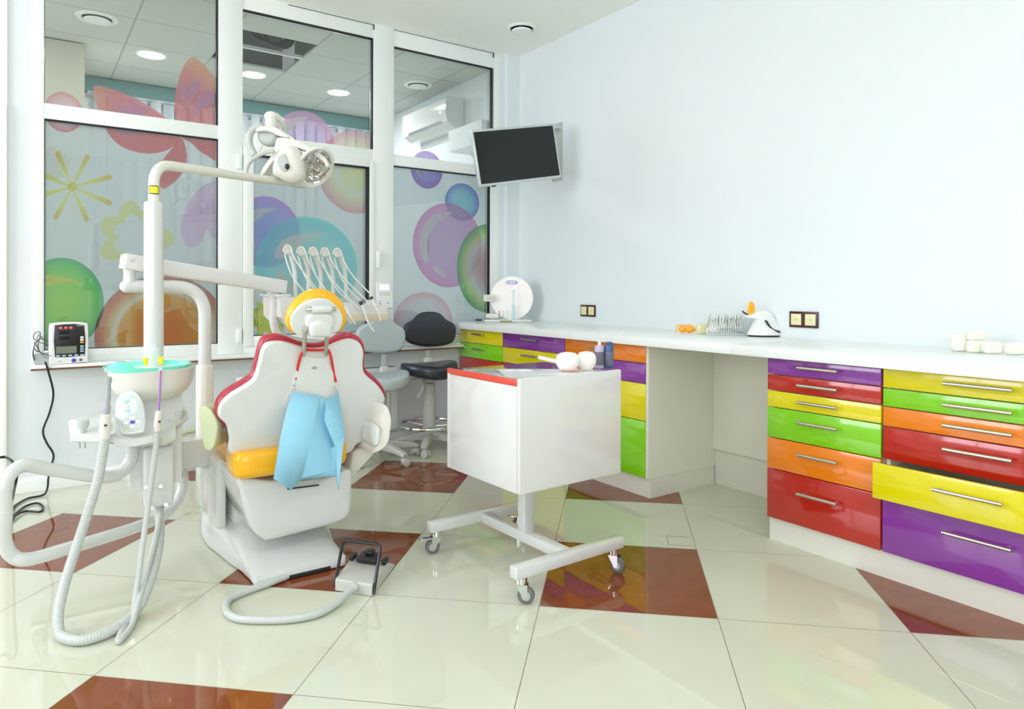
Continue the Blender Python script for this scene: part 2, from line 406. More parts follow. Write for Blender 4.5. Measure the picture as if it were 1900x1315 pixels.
# room beyond the glass
struct(MB().box(R['x0'], XR, R['y1'], R['y1']+.1, 0, 2.95), 'wall_back', 'wall')
struct(MB().box(R['x0'], XR, R['y1']-.06, R['y1']-.001, 2.81, 2.94), 'trim_3', 'tealpaint')
struct(MB().box(R['x0'], .376, 6.19, R['y1']-.07, 0, 2.94), 'wall_pier', mat('beige_wall_paint', lin(196, 196, 180), .6))
ct = MB()
hx0, hx1, hy0, hy1 = 1.23, 1.83, 5.2, 6.0
for b in ((R['x0'], hx0, W+.03, R['y1']), (hx1, XR, W+.03, R['y1']), (hx0, hx1, W+.03, hy0), (hx0, hx1, hy1, R['y1'])):
    ct.box(b[0], b[1], b[2], b[3], 2.95, 2.965)
struct(ct, 'ceiling', 'ctile')
hp = MB(); hp.box(hx0-.1, hx1+.1, hy0-.1, hy1+.1, 3.3, 3.32)
for b in ((hx0-.1, hx0-.08, hy0, hy1), (hx1+.08, hx1+.1, hy0, hy1), (hx0, hx1, hy0-.1, hy0-.08), (hx0, hx1, hy1+.08, hy1+.1)): hp.box(*b, 2.965, 3.3)
struct(hp, 'ceiling_void', mat('grey_void', lin(120, 125, 125), .9))
struct(MB().box(hx0, hx1, 5.56, 5.585, 2.945, 2.97), 'trim_4', 'pvc')
cb = MB()
for k in range(3): cb.tube(catmull([(1.3+k*.04, 5.3, 3.28), (1.36+k*.05, 5.32, 3.0), (1.48+k*.04, 5.3, 2.93-.01*k), (1.62+k*.03, 5.33, 2.98), (1.72, 5.38, 3.28)], 8), .013, 8)
solo(cb, 'ceiling_cable', 'black', 'black cables sagging out of the open ceiling panel in the room behind the glass', 'cable')
bl = MB()
for k in range(24): x = .5+k*.11; bl.box(x, x+.085, R['y1']-.10+.012*(k % 2), R['y1']-.094+.012*(k % 2), 1.2, 2.785)
b0 = thing('vertical_blind', (1.8, R['y1']-.1, 1.2), 'pale grey vertical blinds on the far wall of the room behind the glass', 'blind')
bl.build('slats', 'blind', b0); MB().box(.45, 3.15, R['y1']-.105, R['y1']-.07, 2.785, 2.805).build('headrail', 'blind', b0)
# downlights
def downlight(x, y, z, r, power, label, group, em=14):
    t = thing('ceiling_downlight', (x, y, z), label, 'ceiling light', group)
    MB().lathe((x, y, z), [(r+.018, 0), (r+.018, -.004), (r+.004, -.008), (r, -.004), (r, 0)], seg=32).build('rim', 'pvc', t)
    MB().lathe((x, y, z-.0035), [(r, 0), (r, -.0015)], seg=32).build('diffuser', M['lampface'] , t)
    ld = bpy.data.lights.new('downlight_glow', 'AREA'); ld.shape = 'DISK'; ld.size = 2*r*.95; ld.energy = power; ld.color = (1, .95, 1)
    lo = bpy.data.objects.new('downlight_glow', ld); C.objects.link(lo); lo.parent = t; lo.location = (0, 0, -.012)
    return t
M['lampface'] = mat('lit_diffuser', (1, 1, 1), .5, emit=(1, 1, .98), es=14)
for y, row in ((-1.6, 'row farthest from the window'), (-.7, 'middle row'), (.15, 'row nearest the window')):
    for x, cn in ((-1.4, 'far left'), (-.58, 'left'), (.22, 'middle'), (1.02, 'right'), (1.8, 'far right')):
        if y < .1 and x > 0: continue
        downlight(x, y, ZC, .10, LAMP_W*(1.5 if y > .1 and x > 0 else .7), 'round white downlight on the room ceiling, '+cn+' of the '+row, 'treatment room downlights')
for (x, y), cn in zip(((.828, 6.18), (1.626, 6.235), (2.43, 6.33)), ('left above the red butterfly', 'middle beside the open ceiling panel', 'right above the purple bubble')):
    downlight(x, y, 2.95, .095, LAMP_BACK, 'lit round downlight seen through the upper glass, '+cn, 'downlights behind the glass')
for x, y in ((-.7, 5.4), (-1.6, 5.4)):  # extra downlights placed out of view, added to brighten the room beyond
    downlight(x, y, 2.95, .095, LAMP_BACK, 'added round downlight out of view, brightening the room beyond the glass', 'added unseen downlights behind the glass')
# air conditioner behind the glass
ac = thing('air_conditioner', (3.1, 5.85, 2.5), 'white wall air conditioner in the room seen through the right upper glass', 'air conditioner')
sec = [(XR-.005, 2.80), (3.06, 2.80), (3.035, 2.78), (3.03, 2.66), (3.05, 2.58), (3.12, 2.53), (XR-.005, 2.53)]
MB().loft([[Vector((x, y, z)) for x, z in sec] for y in (5.35, 6.2)]).build('housing', 'lacquer', ac)
MB().box(3.045, 3.06, 5.45, 6.1, 2.578, 2.60).build('louvre', mat('grey_slot', lin(110, 118, 120), .5), ac)
MB().box(3.022, 3.034, 5.43, 5.45, 2.66, 2.67).build('indicator_light', mat('blue_light', (.3, .4, 1), .4, emit=(.5, .6, 1), es=3), ac)
MB().box(3.0355, 3.04, 5.37, 5.41, 2.69, 2.75).build('label_sticker', 'label', ac)
struct(MB().box(XR-.22, XR-.001, 4.72, 5.25, 2.28, 2.46), 'wall_soffit', 'wall')
sock = thing('light_switch', (XR-.01, 6.2, .93), 'small grey triple switch plate on the wall behind the right lower glass', 'switch')
MB().box(XR-.012, XR, 6.12, 6.32, .90, 1.0, .002).build('plate', 'outlet', sock)
for k in range(3): MB().box(XR-.018, XR-.01, 6.135+.06*k, 6.185+.06*k, .915, .985, .002).build('key', 'socketbody', sock)

# ------------------------------------------------------------ the glazed screen
win = bpy.data.objects.new('window_1', None); C.objects.link(win); win.location = (1.55, W, .69); win['kind'] = 'structure'
fy0, fy1 = W-.004, W+.06
panes = {'a_up': (.09, .972, 2.095, 2.93), 'a_lo': (.092, .978, .757, 2.012), 'b_up': (1.121, 1.991, 2.068, 2.842), 'b_lo': (1.183, 1.958, .797, 1.94), 'c_up': (2.150, 2.988, 2.052, 2.818), 'c_lo': (2.151, 2.968, .757, 1.974)}
fr = MB()
fr.box(.035, .09, fy0, fy1, .69, ZC, .004); fr.box(3.0, 3.062, fy0, fy1, .69, ZC, .004)
fr.box(.975, 1.118, fy0-.006, fy1, .69, ZC, .004); fr.box(1.993, 2.147, fy0-.006, fy1, .69, ZC, .004)
fr.box(.09, .975, fy0, fy1, 2.93, ZC); fr.box(.09, .975, fy0, fy1, 2.012, 2.095, .003); fr.box(.09, .975, fy0, fy1, .69, .757, .003)
fr.box(1.118, 1.993, fy0, fy1, 2.842, ZC, .003); fr.box(1.118, 1.993, fy0, fy1, 1.985, 2.068, .003); fr.box(1.118, 1.993, fy0, fy1, .69, .735, .003)
fr.box(2.147, 3.0, fy0, fy1, 2.818, ZC, .003); fr.box(2.147, 3.0, fy0, fy1, 1.974, 2.052, .003); fr.box(2.147, 3.0, fy0, fy1, .69, .757, .003)
fr.box(2.968, 3.0, fy0, fy1, .757, 1.974)
fr.build('frame', 'pvc', win)
ga = MB()
for x0, x1 in ((1.40, 1.995), (2.145, 2.993)):
    ga.box(x0, x1, fy0-.002, fy0+.001, 2.932, 2.936); ga.box(x1-.004, x1, fy0-.009, fy0+.001, 2.90, 2.936)
ga.build('shadow_gap', 'gasket', win)
sa = MB(); x0, x1, z0, z1 = panes['b_lo']
for b in ((1.121, x0, .735, 1.985), (x1, 1.996, .735, 1.985), (x0, x1, .735, z0), (x0, x1, z1, 1.985)): sa.box(b[0], b[1], fy0-.018, fy1, b[2], b[3], .004)
sash = sa.build('sash', 'pvc', win)
for z in (1.84, .76):
    MB().box(1.083, 1.112, fy0-.022, fy0-.004, z, z+.09, .004).build('hinge', 'pvc', win)
MB().box(2.01, 2.03, fy0-.045, fy0-.012, 1.24, 1.36, .005).build('handle', 'pvc', win)
for k, (x0, x1, z0, z1) in panes.items():
    g = MB()
    y0, y1 = (fy0-.012 if k == 'b_lo' else fy0+.004), W+.03
    g.box(x1-.006, x1+.001, y0, y1, z0, z1); g.box(x0, x1, y0, y1, z1-.006, z1+.001)
    g.box(x0-.001, x0+.003, y1-.008, y1, z0, z1); g.box(x0, x1, y1-.008, y1, z0-.001, z0+.004)
    g.build('gasket', 'gasket', win)
    MB().box(x0, x1, W+.03, W+.034, z0, z1).build('pane', 'glass', win)
film = film_material('frosted_film', [(0, (188, 197, 208)), (1, (188, 197, 208))], .85)
for k in ('a_lo', 'b_lo', 'c_lo'):
    x0, x1, z0, z1 = panes[k]
    MB().add([(x0, W+.0395, z0), (x1, W+.0395, z0), (x1, W+.0395, z1), (x0, W+.0395, z1)], [[0, 1, 2, 3]]).build('frosted_film', film, win)
# sill
sl = MB(); sl.box(.03, 2.66, W-.13, W, .672, .69, .003)
struct(sl, 'trim_5', 'pvc'); struct(MB().box(.03, 2.66, W-.128, W-.10, .662, .6715), 'trim_6', 'brown')

# ------------------------------------------------------------ stickers on the glass
YS = W+.038
def clip(poly, r):
    x0, x1, z0, z1 = r
    def cut(P, ins, isec):
        out = []
        for i in range(len(P)):
            a, b = P[i-1], P[i]
            if ins(b):
                if not ins(a): out.append(isec(a, b))
                out.append(b)
            elif ins(a): out.append(isec(a, b))
        return out
    for ax, val, sg in ((0, x0, 1), (0, x1, -1), (1, z0, 1), (1, z1, -1)):
        if not poly: break
        poly = cut(poly, lambda p: (p[ax]-val)*sg >= 0, lambda a, b: tuple(a[i]+(b[i]-a[i])*(val-a[ax])/(b[ax]-a[ax]) for i in (0, 1)))
    return poly
def wp(px, py): p = ony(px, py, YS); return (p.x, p.z)
def tri(poly):
    """ear-clipped polygon through bmesh so concave outlines stay right"""
    return poly
def sticker_mesh(polys, dy=0):
    mb = MB()
    for poly in polys:
        # triangulate first, then clip each triangle to each pane
        bm = bmesh.new(); vs = [bm.verts.new((p[0], 0, p[1])) for p in poly]
        try: bm.faces.new(vs)
        except ValueError: bm.free(); continue
        bmesh.ops.triangulate(bm, faces=bm.faces[:])
        T = [[(v.co.x, v.co.z) for v in f.verts] for f in bm.faces]; bm.free()
        for t in T:
            for r in panes.values():
                q = clip(t, (r[0]+.006, r[1]-.008, r[2]+.005, r[3]-.008))
                if len(q) > 2: mb.add([(x, YS-dy, z) for x, z in q], [list(range(len(q)))])
    return mb
def sticker(name, polys, ramp, op, label, c=None, r=(1, 1), hl=(), hlcol=(225, 232, 235), hop=.6, order=0):
    if c is None:
        P = [p for q in polys for p in q]; c = (sum(p[0] for p in P)/len(P), sum(p[1] for p in P)/len(P))
    mb = sticker_mesh(polys, order*.0006)
    if not mb.v: return
    o = tag(mb.build(name, film_material(name+'_film', ramp, op, 0, 0, r[0], r[1]), origin=(c[0], YS, c[1])), label, 'window sticker', 'stickers on the glass screen')
    for h in hl:
        hm = sticker_mesh([h], order*.0006+.0003)
        if hm.v: hm.build('highlight', film_material('highlight_film', [(0, hlcol), (1, hlcol)], hop), o)
    return o
def circ(px, py, rx, ry, n=48):
    c = wp(px, py); a = wp(px+rx, py); b = wp(px, py-ry); A = abs(a[0]-c[0]); B = abs(b[1]-c[1])
    return [(c[0]+A*math.cos(2*PI*i/n), c[1]+B*math.sin(2*PI*i/n)) for i in range(n)], c, (A, B)
def smooth(P, n=6): return [(q.x, q.z) for q in catmull([Vector((a, 0, b)) for a, b in P], n, True)]
def zpoly(P, s, ox, oy, n=6, sm=True):
    Q = [wp(ox+x/s, oy+y/s) for x, y in P]; return smooth(Q, n) if sm else Q
def bubble(px, py, rx, ry, ramp, op, label, hls=(), order=0, hlcol=(225, 232, 235)):
    p, c, r = circ(px, py, rx, ry)
    H = []
    for h in hls: H.append([(c[0]+x*r[0], c[1]+z*r[1]) for x, z in smooth(h, 5)])
    return sticker('bubble_sticker', [p], ramp, op, label, c, r, H, hlcol, .85, order)
crescent = [(-.78, .25), (-.6, .55), (-.3, .74), (.1, .8), (-.1, .66), (-.38, .45), (-.55, .2), (-.6, -.1), (-.55, -.38), (-.7, -.4), (-.8, -.1)]
dot = [(-.42, -.52), (-.3, -.5), (-.1, -.68), (-.08, -.78), (-.2, -.74), (-.38, -.62)]
arc = [(-.65, .2), (-.5, .5), (-.1, .66), (.35, .66), (.0, .55), (-.3, .3), (-.5, .15)]
bubble(118, 208, 36, 37, [(0, (214, 190, 200)), (.75, (215, 150, 165)), (1, (196, 96, 110))], .6, 'small pink bubble sticker crossing the upper left glass bar')
BR, BP = [(0, (206, 104, 112)), (.6, (200, 104, 112)), (.8, (206, 130, 115)), (1, (215, 160, 120))], (186, 150, 196)
bw = [zpoly([(545, 505), (640, 515), (760, 560), (880, 625), (980, 700), (1045, 790), (1000, 855), (900, 890), (790, 882), (690, 840), (620, 760), (570, 640)], 3.13, 0, 0),
      zpoly([(1120, 328), (1190, 380), (1260, 470), (1300, 600), (1310, 930), (1180, 890), (1110, 830), (1055, 792), (1020, 680), (1014, 580), (1040, 450), (1075, 370)], 3.13, 0, 0),
      zpoly([(1055, 800), (1085, 900), (1070, 985), (1015, 1055), (945, 1095), (920, 1040), (940, 940), (1000, 860)], 3.13, 0, 0)]
bh = [zpoly([(670, 615), (760, 620), (850, 670), (780, 690), (700, 640)], 3.13, 0, 0), zpoly([(740, 580), (800, 600), (870, 650), (800, 635)], 3.13, 0, 0), zpoly([(680, 740), (780, 745), (850, 765), (760, 782), (710, 780)], 3.13, 0, 0),
      zpoly([(1050, 500), (1080, 480), (1085, 520), (1060, 590), (1045, 560)], 3.13, 0, 0), zpoly([(1110, 480), (1150, 465), (1165, 500), (1100, 600), (1085, 590)], 3.13, 0, 0), zpoly([(1120, 640), (1150, 560), (1200, 520), (1250, 560), (1240, 600), (1150, 650), (1105, 710)], 3.13, 0, 0)]
sticker('butterfly_sticker', bw, BR, .76, 'large red butterfly sticker with lilac wing marks across the left glass', hl=bh, hlcol=BP, hop=.7, r=(.5, .5))
bubble(96, 302, 32, 32, [(0, (228, 214, 200)), (1, (224, 200, 180))], .3, 'faint pale orange bubble sticker at the left edge above the yellow star flower')
cx, cy = 420/3.13, 1085/3.13
arms = []
for tx, ty in ((330, 880), (512, 900), (650, 1025), (650, 1185), (508, 1285), (318, 1275), (252, 1130), (250, 1015)):
    tx, ty = tx/3.13, ty/3.13; dx, dy = tx-cx, ty-cy; L_ = math.hypot(dx, dy); nx, ny = -dy/L_, dx/L_; wd = 4.6
    P = [(cx+dx*.08+nx*1.2, cy+dy*.08+ny*1.2), (cx+dx*.6+nx*wd*.8, cy+dy*.6+ny*wd*.8), (tx-dx*.06+nx*wd, ty-dy*.06+ny*wd), (tx, ty), (tx-dx*.06-nx*wd, ty-dy*.06-ny*wd), (cx+dx*.6-nx*wd*.8, cy+dy*.6-ny*wd*.8), (cx+dx*.08-nx*1.2, cy+dy*.08-ny*1.2)]
    arms.append(smooth([wp(*q) for q in P], 4))
sticker('flower_sticker', arms+[circ(cx, cy, 9, 9)[0]], [(0, (206, 214, 120)), (.5, (226, 206, 90)), (1, (226, 160, 80))], .7, 'yellow and orange eight-armed star flower sticker on the left lower glass', r=(.22, .22), c=wp(cx, cy), order=1)
def blossom(px, py, R0, R1, k, n=72, ph=0): return [wp(px+(R0+R1*abs(math.cos(k*t/2+ph)))*math.cos(t), py+(R0+R1*abs(math.cos(k*t/2+ph)))*math.sin(t)) for t in [2*PI*i/n for i in range(n)]]
o_ = blossom(252, 442, 50, 22, 7, 98); i_ = blossom(252, 440, 32, 12, 7, 98)
sticker('blossom_sticker', [[o_[i], o_[(i+1) % 98], i_[(i+1) % 98], i_[i]] for i in range(98)], [(0, (206, 218, 130)), (1, (212, 222, 150))], .5, 'pale yellow-green open blossom outline sticker behind the white lamp pole', r=(.3, .3))
sticker('butterfly_sticker', [zpoly([(402+40, 330), (402, 336), (372, 348), (345, 385), (335, 425), (342, 450), (356, 459), (372, 450), (384, 425), (392, 440), (402, 443), (440, 445)], 1, 0, 0)], [(0, (206, 170, 196)), (1, (214, 180, 205))], .5, 'pale pink butterfly wing sticker at the right edge of the left lower glass', r=(.3, .3))
bubble(115, 563, 78, 85, [(0, (160, 205, 70)), (.55, (130, 200, 80)), (.85, (90, 190, 90)), (1, (70, 165, 120))], .78, 'large green bubble sticker low on the left glass behind the vital signs monitor', [[(-.7, .5), (-.3, .62), (.2, .55), (.45, .42), (.1, .46), (-.4, .38), (-.7, .25)]], hlcol=(226, 206, 90))
bubble(305, 622, 118, 112, [(0, (214, 110, 40)), (.35, (214, 130, 40)), (.66, (216, 150, 50)), (.72, (210, 200, 180)), (.80, (200, 170, 120)), (.9, (196, 120, 90)), (1, (176, 110, 100))], .78, 'huge orange and red bubble sticker at the bottom of the left glass')
bubble(566, 262, 54, 56, [(0, (176, 150, 196)), (.6, (190, 150, 200)), (1, (206, 130, 180))], .6, 'lilac bubble sticker on the middle upper glass behind the surgical lamp', [crescent])
bubble(660, 320, 66, 76, [(0, (212, 210, 140)), (.4, (214, 205, 150)), (.48, (200, 212, 222)), (.62, (212, 205, 150)), (.85, (222, 170, 160)), (1, (222, 130, 140))], .6, 'pink bubble sticker with pale yellow core right of the surgical lamp')
bubble(494, 430, 62, 66, [(0, (120, 130, 205)), (.6, (140, 150, 215)), (.9, (160, 130, 215)), (1, (186, 110, 200))], .7, 'violet-blue bubble sticker partly behind the big aqua bubble', [arc])
bubble(572, 495, 91, 93, [(0, (150, 196, 220)), (.6, (140, 200, 224)), (.9, (110, 196, 215)), (1, (120, 205, 220))], .75, 'big aqua bubble sticker on the middle glass behind the drill hoses', [arc, [(-.62, -.2), (-.5, -.1), (-.2, -.6), (-.1, -.85), (-.3, -.8), (-.5, -.55)]], order=1)
sp_ = [wp(497+(27+7*math.cos(9*t))*math.cos(t)*1.15, 592+(27+7*math.cos(9*t))*math.sin(t)*1.15) for t in [2*PI*i/90 for i in range(90)]]
sticker('flower_sticker', [sp_], [(0, (196, 206, 40)), (.7, (206, 214, 60)), (1, (190, 205, 90))], .75, 'small lime yellow spiky flower sticker low on the middle glass', r=(.12, .12))
bubble(792, 315, 29, 35, [(0, (150, 150, 215)), (.5, (150, 130, 205)), (1, (140, 90, 175))], .7, 'small violet bubble sticker crossing the right glass bar', [[(-.75, .2), (-.6, .5), (-.45, .3), (-.5, -.1), (-.4, -.4), (-.6, -.3)]])
bubble(858, 375, 31, 35, [(0, (110, 195, 205)), (.6, (120, 180, 215)), (.85, (90, 140, 205)), (1, (70, 110, 185))], .75, 'small blue bubble sticker below the wall television')
bubble(832, 455, 62, 78, [(0, (186, 160, 190)), (.6, (190, 150, 195)), (.9, (200, 140, 190)), (1, (196, 120, 165))], .72, 'large pink-purple bubble sticker on the right lower glass', [crescent, dot], order=1)
bubble(906, 498, 55, 82, [(0, (170, 120, 130)), (.35, (180, 140, 140)), (.6, (190, 195, 190)), (.75, (190, 200, 120)), (.88, (120, 185, 110)), (1, (80, 150, 80))], .8, 'green rainbow-ringed bubble sticker at the right edge of the glass', order=2)
bubble(786, 595, 53, 53, [(0, (222, 208, 212)), (.7, (224, 190, 196)), (1, (216, 150, 158))], .5, 'faint pink bubble sticker low on the right glass above the black stool')

# ceiling vent
v0 = onz(968, 52, ZC)
vt = thing('ceiling_vent', (v0.x, v0.y, ZC), 'round white air valve in the ceiling near the corner', 'vent')
MB().lathe((v0.x, v0.y, ZC), [(.105, 0), (.10, -.008), (.085, -.012), (.078, -.004), (.078, 0)], seg=40).build('rim', 'pvc', vt)
MB().lathe((v0.x, v0.y, ZC), [(.03, 0), (.03, -.014), (.070, -.018), (.066, -.028), (0, -.032)], seg=40).build('disc', 'pvc', vt)

for (px, py), w_ in (((180, 33), 'left'), ((776, 157), 'near the air conditioner')):
    q = onz(px, py, 2.95); vt = thing('ceiling_vent', (q.x, q.y, 2.95), 'dull round air valve in the tiled ceiling behind the glass, '+w_, 'vent')
    MB().lathe((q.x, q.y, 2.95), [(.13, 0), (.125, -.008), (.10, -.012), (.09, -.004), (.09, 0)], seg=36).build('rim', 'pvc', vt)
    MB().lathe((q.x, q.y, 2.95), [(.03, 0), (.03, -.012), (.08, -.016), (.075, -.024), (0, -.028)], seg=36).build('disc', 'pvc', vt)

# ============================================================ CABINETS
XF, XK = 2.6754, 2.693; ZT, ZBm = .8085, .104; XB = XR-.004
handle_proto = {}
def handle(parent, x, yc, z, L=.148):
    h = MB(); h.cyl((x-.028, yc-L/2, z), (x-.028, yc+L/2, z), .0068, seg=14)
    for s in (-1, 1): h.cyl((x, yc+s*(L/2-.016), z), (x-.028, yc+s*(L/2-.016), z), .0045, seg=10)
    return h.build('handle', 'steel', parent)
def cabinet(y0, y1, rows, label, hl=.148, side=None):
    """drawer unit with front at XF, from y0 (near) to y1 (far)"""
    t = thing('drawer_cabinet', ((XF+XB)/2, (y0+y1)/2, 0), label, 'cabinet', 'drawer cabinets under the worktop')
    g = MB(); op = [r for r in rows if len(r) > 3]; xf = XF+.030
    if op:
        zt, zb = op[0][:2]
        g.box(xf, XB, y0+.0005, y1-.0005, .105, zb-.004); g.box(xf, XB, y0+.0005, y1-.0005, zt+.004, ZT-.001)
        g.box(xf, XB, y0+.0005, y0+.016, zb-.004, zt+.004); g.box(xf, XB, y1-.016, y1-.0005, zb-.004, zt+.004); g.box(XB-.02, XB, y0+.016, y1-.016, zb-.004, zt+.004)
    else: g.box(xf, XB, y0+.0005, y1-.0005, .105, ZT-.001)
    g.build('body', 'carcass', t)
    MB().box(XK+.005, XB-.03, y0-(.0018 if 1 < y0 < 2 else 0), y1+(.002 if y1 < 1.4 else 0), .0, .1045).build('plinth', 'toekick', t)
    for r in rows:
        zt, zb, c = r[:3]; out = r[3] if len(r) > 3 else 0
        d = MB().box(XF-out, XF+.018-out, y0+.0015, y1-.0015, zb+.0017, zt-.0017, .0025).build('drawer', 'd_'+c, t)
        d['label'] = c+' gloss drawer front'
        handle(d, XF-out, (y0+y1)/2-(.0 if hl < .15 else 0), zb+(zt-zb)*(.66 if zt-zb > .1 else .55), hl)
        if out:
            MB().box(XF+.018-out, XF+.3, y0+.02, y0+.032, zb+.01, zt-.035).build('drawer_side', 'silver', d)
            MB().box(XF+.018-out, XF+.3, y1-.032, y1-.02, zb+.01, zt-.035).build('drawer_side', 'silver', d)
    return t
c3 = [(ZT, .7095, 'orange'), (.7095, .6025, 'purple'), (.6025, .405, 'yellow'), (.405, ZBm, 'green')]
cabinet(3.928, 4.50, [(ZT, .706, 'yellow'), (.706, .597, 'green'), (.597, .40, 'red'), (.40, ZBm, 'purple')], 'far drawer cabinet beside the window with yellow top drawer', .13)
cabinet(3.260, 3.926, [(ZT, .706, 'purple'), (.706, .60, 'yellow'), (.60, .40, 'red'), (.40, ZBm, 'yellow')], 'drawer cabinet with purple top drawer, second from the window', .16)
cabinet(2.592, 3.258, c3, 'drawer cabinet with orange top drawer beside the knee space', .16)
cabinet(1.362, 1.86, [(ZT, .7325, 'purple'), (.7325, .6615, 'red'), (.6615, .589, 'yellow'), (.589, .456, 'green'), (.456, .320, 'orange'), (.320, ZBm, 'red')], 'drawer cabinet with purple top drawer right of the knee space', .175)
cabinet(.70, 1.358, [(ZT, .729, 'yellow'), (.729, .659, 'green'), (.659, .584, 'orange'), (.584, .458, 'red'), (.458, .322, 'yellow', .075), (.322, ZBm, 'purple')], 'nearest drawer cabinet at the right with a pulled-out yellow drawer', .21)
kp = thing('knee_space_panel', (XR-.02, 2.22, 0), 'cream side and back panels lining the knee space between the drawer cabinets', 'panel')
MB().box(XF+.004, XB, 2.573, 2.5915, .105, ZT-.001).build('side_panel', 'carcass', kp)
MB().box(XK+.005, XB-.0045, 2.575, 2.5915, 0, .104).build('side_plinth', 'toekick', kp)
MB().box(XB-.025, XB-.006, 1.862, 2.572, .20, ZT-.001).build('back_panel', 'carcass', kp)
MB().box(XB-.004, XB-.0005, 1.862, 2.572, 0, .1999).build('back_plinth', 'toekick', kp)
wt = thing('worktop', (2.93, 2.6, ZT), 'long white worktop running along the right wall over the coloured drawers', 'worktop')
g = MB(); g.box(2.60, XB, 2.0, W-.04, ZT, .8545, .004); g.build('slab', 'worktop', wt)
g = MB(); g.box(2.60, XB, .66, 1.9995, ZT, .8545, .004); g.build('slab', 'worktop', wt)
ZW = .8545
# sockets on the right wall
def socket(px0, py0, px1, py1, label):
    a = onx(px0, py0, XR); b = onx(px1, py1, XR)
    ya, yb = min(a.y, b.y), max(a.y, b.y); zb, zt = min(a.z, b.z), max(a.z, b.z); zm = (zb+zt)/2; h = .081; zb, zt = zm-h/2, zm+h/2
    t = thing('double_socket', (XR, (ya+yb)/2, zb), label, 'socket', 'double sockets above the worktop')
    MB().box(XR-.009, XR, ya, yb, zb, zt, .0015).build('frame', 'outletframe', t)
    n = (yb-ya)/2
    for k in range(2):
        c = ya+n*(k+.5); q = .028
        f = MB().box(XR-.012, XR-.008, c-q, c+q, zm-q, zm+q, .001).build('insert', 'outlet', t)
        MB().lathe((XR-.012, c, zm), [(.019, 0), (.021, .0015), (.019, .002), (.018, .0005)], axis=(-1, 0, 0), seg=24).build('ring', 'paleyellow', f)
        MB().lathe((XR-.012, c, zm), [(.003, 0), (.003, .0008)], axis=(-1, 0, 0), seg=10).build('pin_hole', 'label', f)
socket(1078.5, 565.5, 1105.6, 587.4, 'brown double socket nearer the window, right of the round display board')
socket(1466.4, 577.6, 1519.2, 608.6, 'brown double socket right of the white curing lamp')

# ============================================================ TELEVISION
def rotm(a, b, c): return Matrix.Rotation(a, 3, 'Z') @ Matrix.Rotation(b, 3, 'X') @ Matrix.Rotation(c, 3, 'Y')
TVM = rotm(math.radians(-11.4), math.radians(.3), math.radians(-9.8)); S_TV = .605
TC = Vector((2.518, 3.534, 1.938)); TC = CAM+(TC-CAM)*(S_TV/.56)
tu, tn, tv = TVM @ X_, TVM @ Y_, TVM @ Z_
tvt = thing('television', TC, 'flat black television with silver frame tilted on a wall bracket', 'television')
MB().obox(TC+tn*.022, S_TV+.012, S_TV*.6+.012, .036, tu, tv, -tn, .006).build('casing', 'silver', tvt)
MB().obox(TC+tn*.002, S_TV-.018, S_TV*.6-.022, .006, tu, tv, -tn).build('screen', 'screenoff', tvt)
MB().obox(TC-tv*(S_TV*.3+.009)-tu*.2+tn*.02, .03, .008, .01, tu, tv, -tn).build('sensor', 'black', tvt)
pc = onx(1042, 275, XR)
MB().box(XR-.012, XR, pc.y-.01, pc.y+.10, 1.90, 2.32, .002).build('wall_plate', 'greyplastic', tvt)
bk = MB(); e = TC+tn*.04+tu*.1
bk.tube([(XR-.012, pc.y+.05, 2.03), (XR-.1, pc.y+.2, 2.04), e], .016, 10); bk.obox(TC+tn*.05, .12, .12, .02, tu, tv, -tn)
bk.obox(Vector((XR-.05, pc.y+.04, 2.28)), .09, .10, .02, X_, Y_, Z_)
bk.build('bracket_arm', 'silver', tvt)

# ============================================================ THINGS ON THE WORKTOP
# round display board
dc = onz(944, 597, ZW); dep = (dc-CAM).dot(FW); s = dep/F_PX
n = (CAM-dc); n.z = 0; n.normalize(); n = (n + Vector((-.1, .0, 0))).normalized(); u = Z_.cross(n)
db = thing('display_stand', (dc.x, dc.y, ZW), 'white round toothbrush display board on a tray beside the window', 'display')
MB().obox(dc+Z_*.010, 88*s, .13, .018, u, n, Z_, .005).build('base_tray', 'whiteplastic', db)
ctr = dc+Z_*(41*s+.012)+u*(5*s)+n*-.02; rr = 40*s
MB().lathe(ctr, [(0, -.004), (rr-.003, -.004), (rr, -.002), (rr, .003), (rr-.002, .005), (0, .005)], axis=n, seg=56).build('disc', 'toothwhite', db)
lg = ctr+n*.0056+Z_*(29*s)
ov = MB(); E = ellipse(lg, u, Z_, 11.5*s, 4*s, 28); Ei = ellipse(lg, u, Z_, 10.6*s, 3.3*s, 28)
for i in range(28): j = (i+1) % 28; ov.add([E[i], E[j], Ei[j], Ei[i]], [[0, 1, 2, 3]])
ov.build('logo_outline', 'blue', db)
text_mesh('Oral-B', 6.6*s, 'blue', 'logo_text', db, lg+n*.0005, u, Z_, n, shear=.2)
for k, (dx, colr) in enumerate(((-32, 'chrome'), (-24, 'redled2'), (-16, 'chrome'), (-9, 'chrome'))):
    if colr == 'redled2' and colr not in M: M['redled2'] = mat('red_brush_stripe', lin(210, 60, 70), .4)
    p = dc+u*((dx+7)*s)+n*.03
    b_ = MB(); b_.cyl(p+Z_*.02, p+Z_*(18*s), .0016, seg=8); b_.ball(p+Z_*(19*s), .004, .004, .007, 8, 6); b_.build('brush_head', colr, db)
p = dc+u*(9*s)+n*.03
b_ = MB(); b_.lathe(p+Z_*.018, [(.010, 0), (.013, .02), (.013, 26*s*.5), (.009, 26*s), (.004, 30*s), (.003, 50*s), (.007, 51*s), (.007, 54*s), (0, 55*s)], seg=16); b_.build('large_toothbrush', mat('pale_aqua', lin(205, 228, 232), .3), db)
p = dc-u*(36*s)
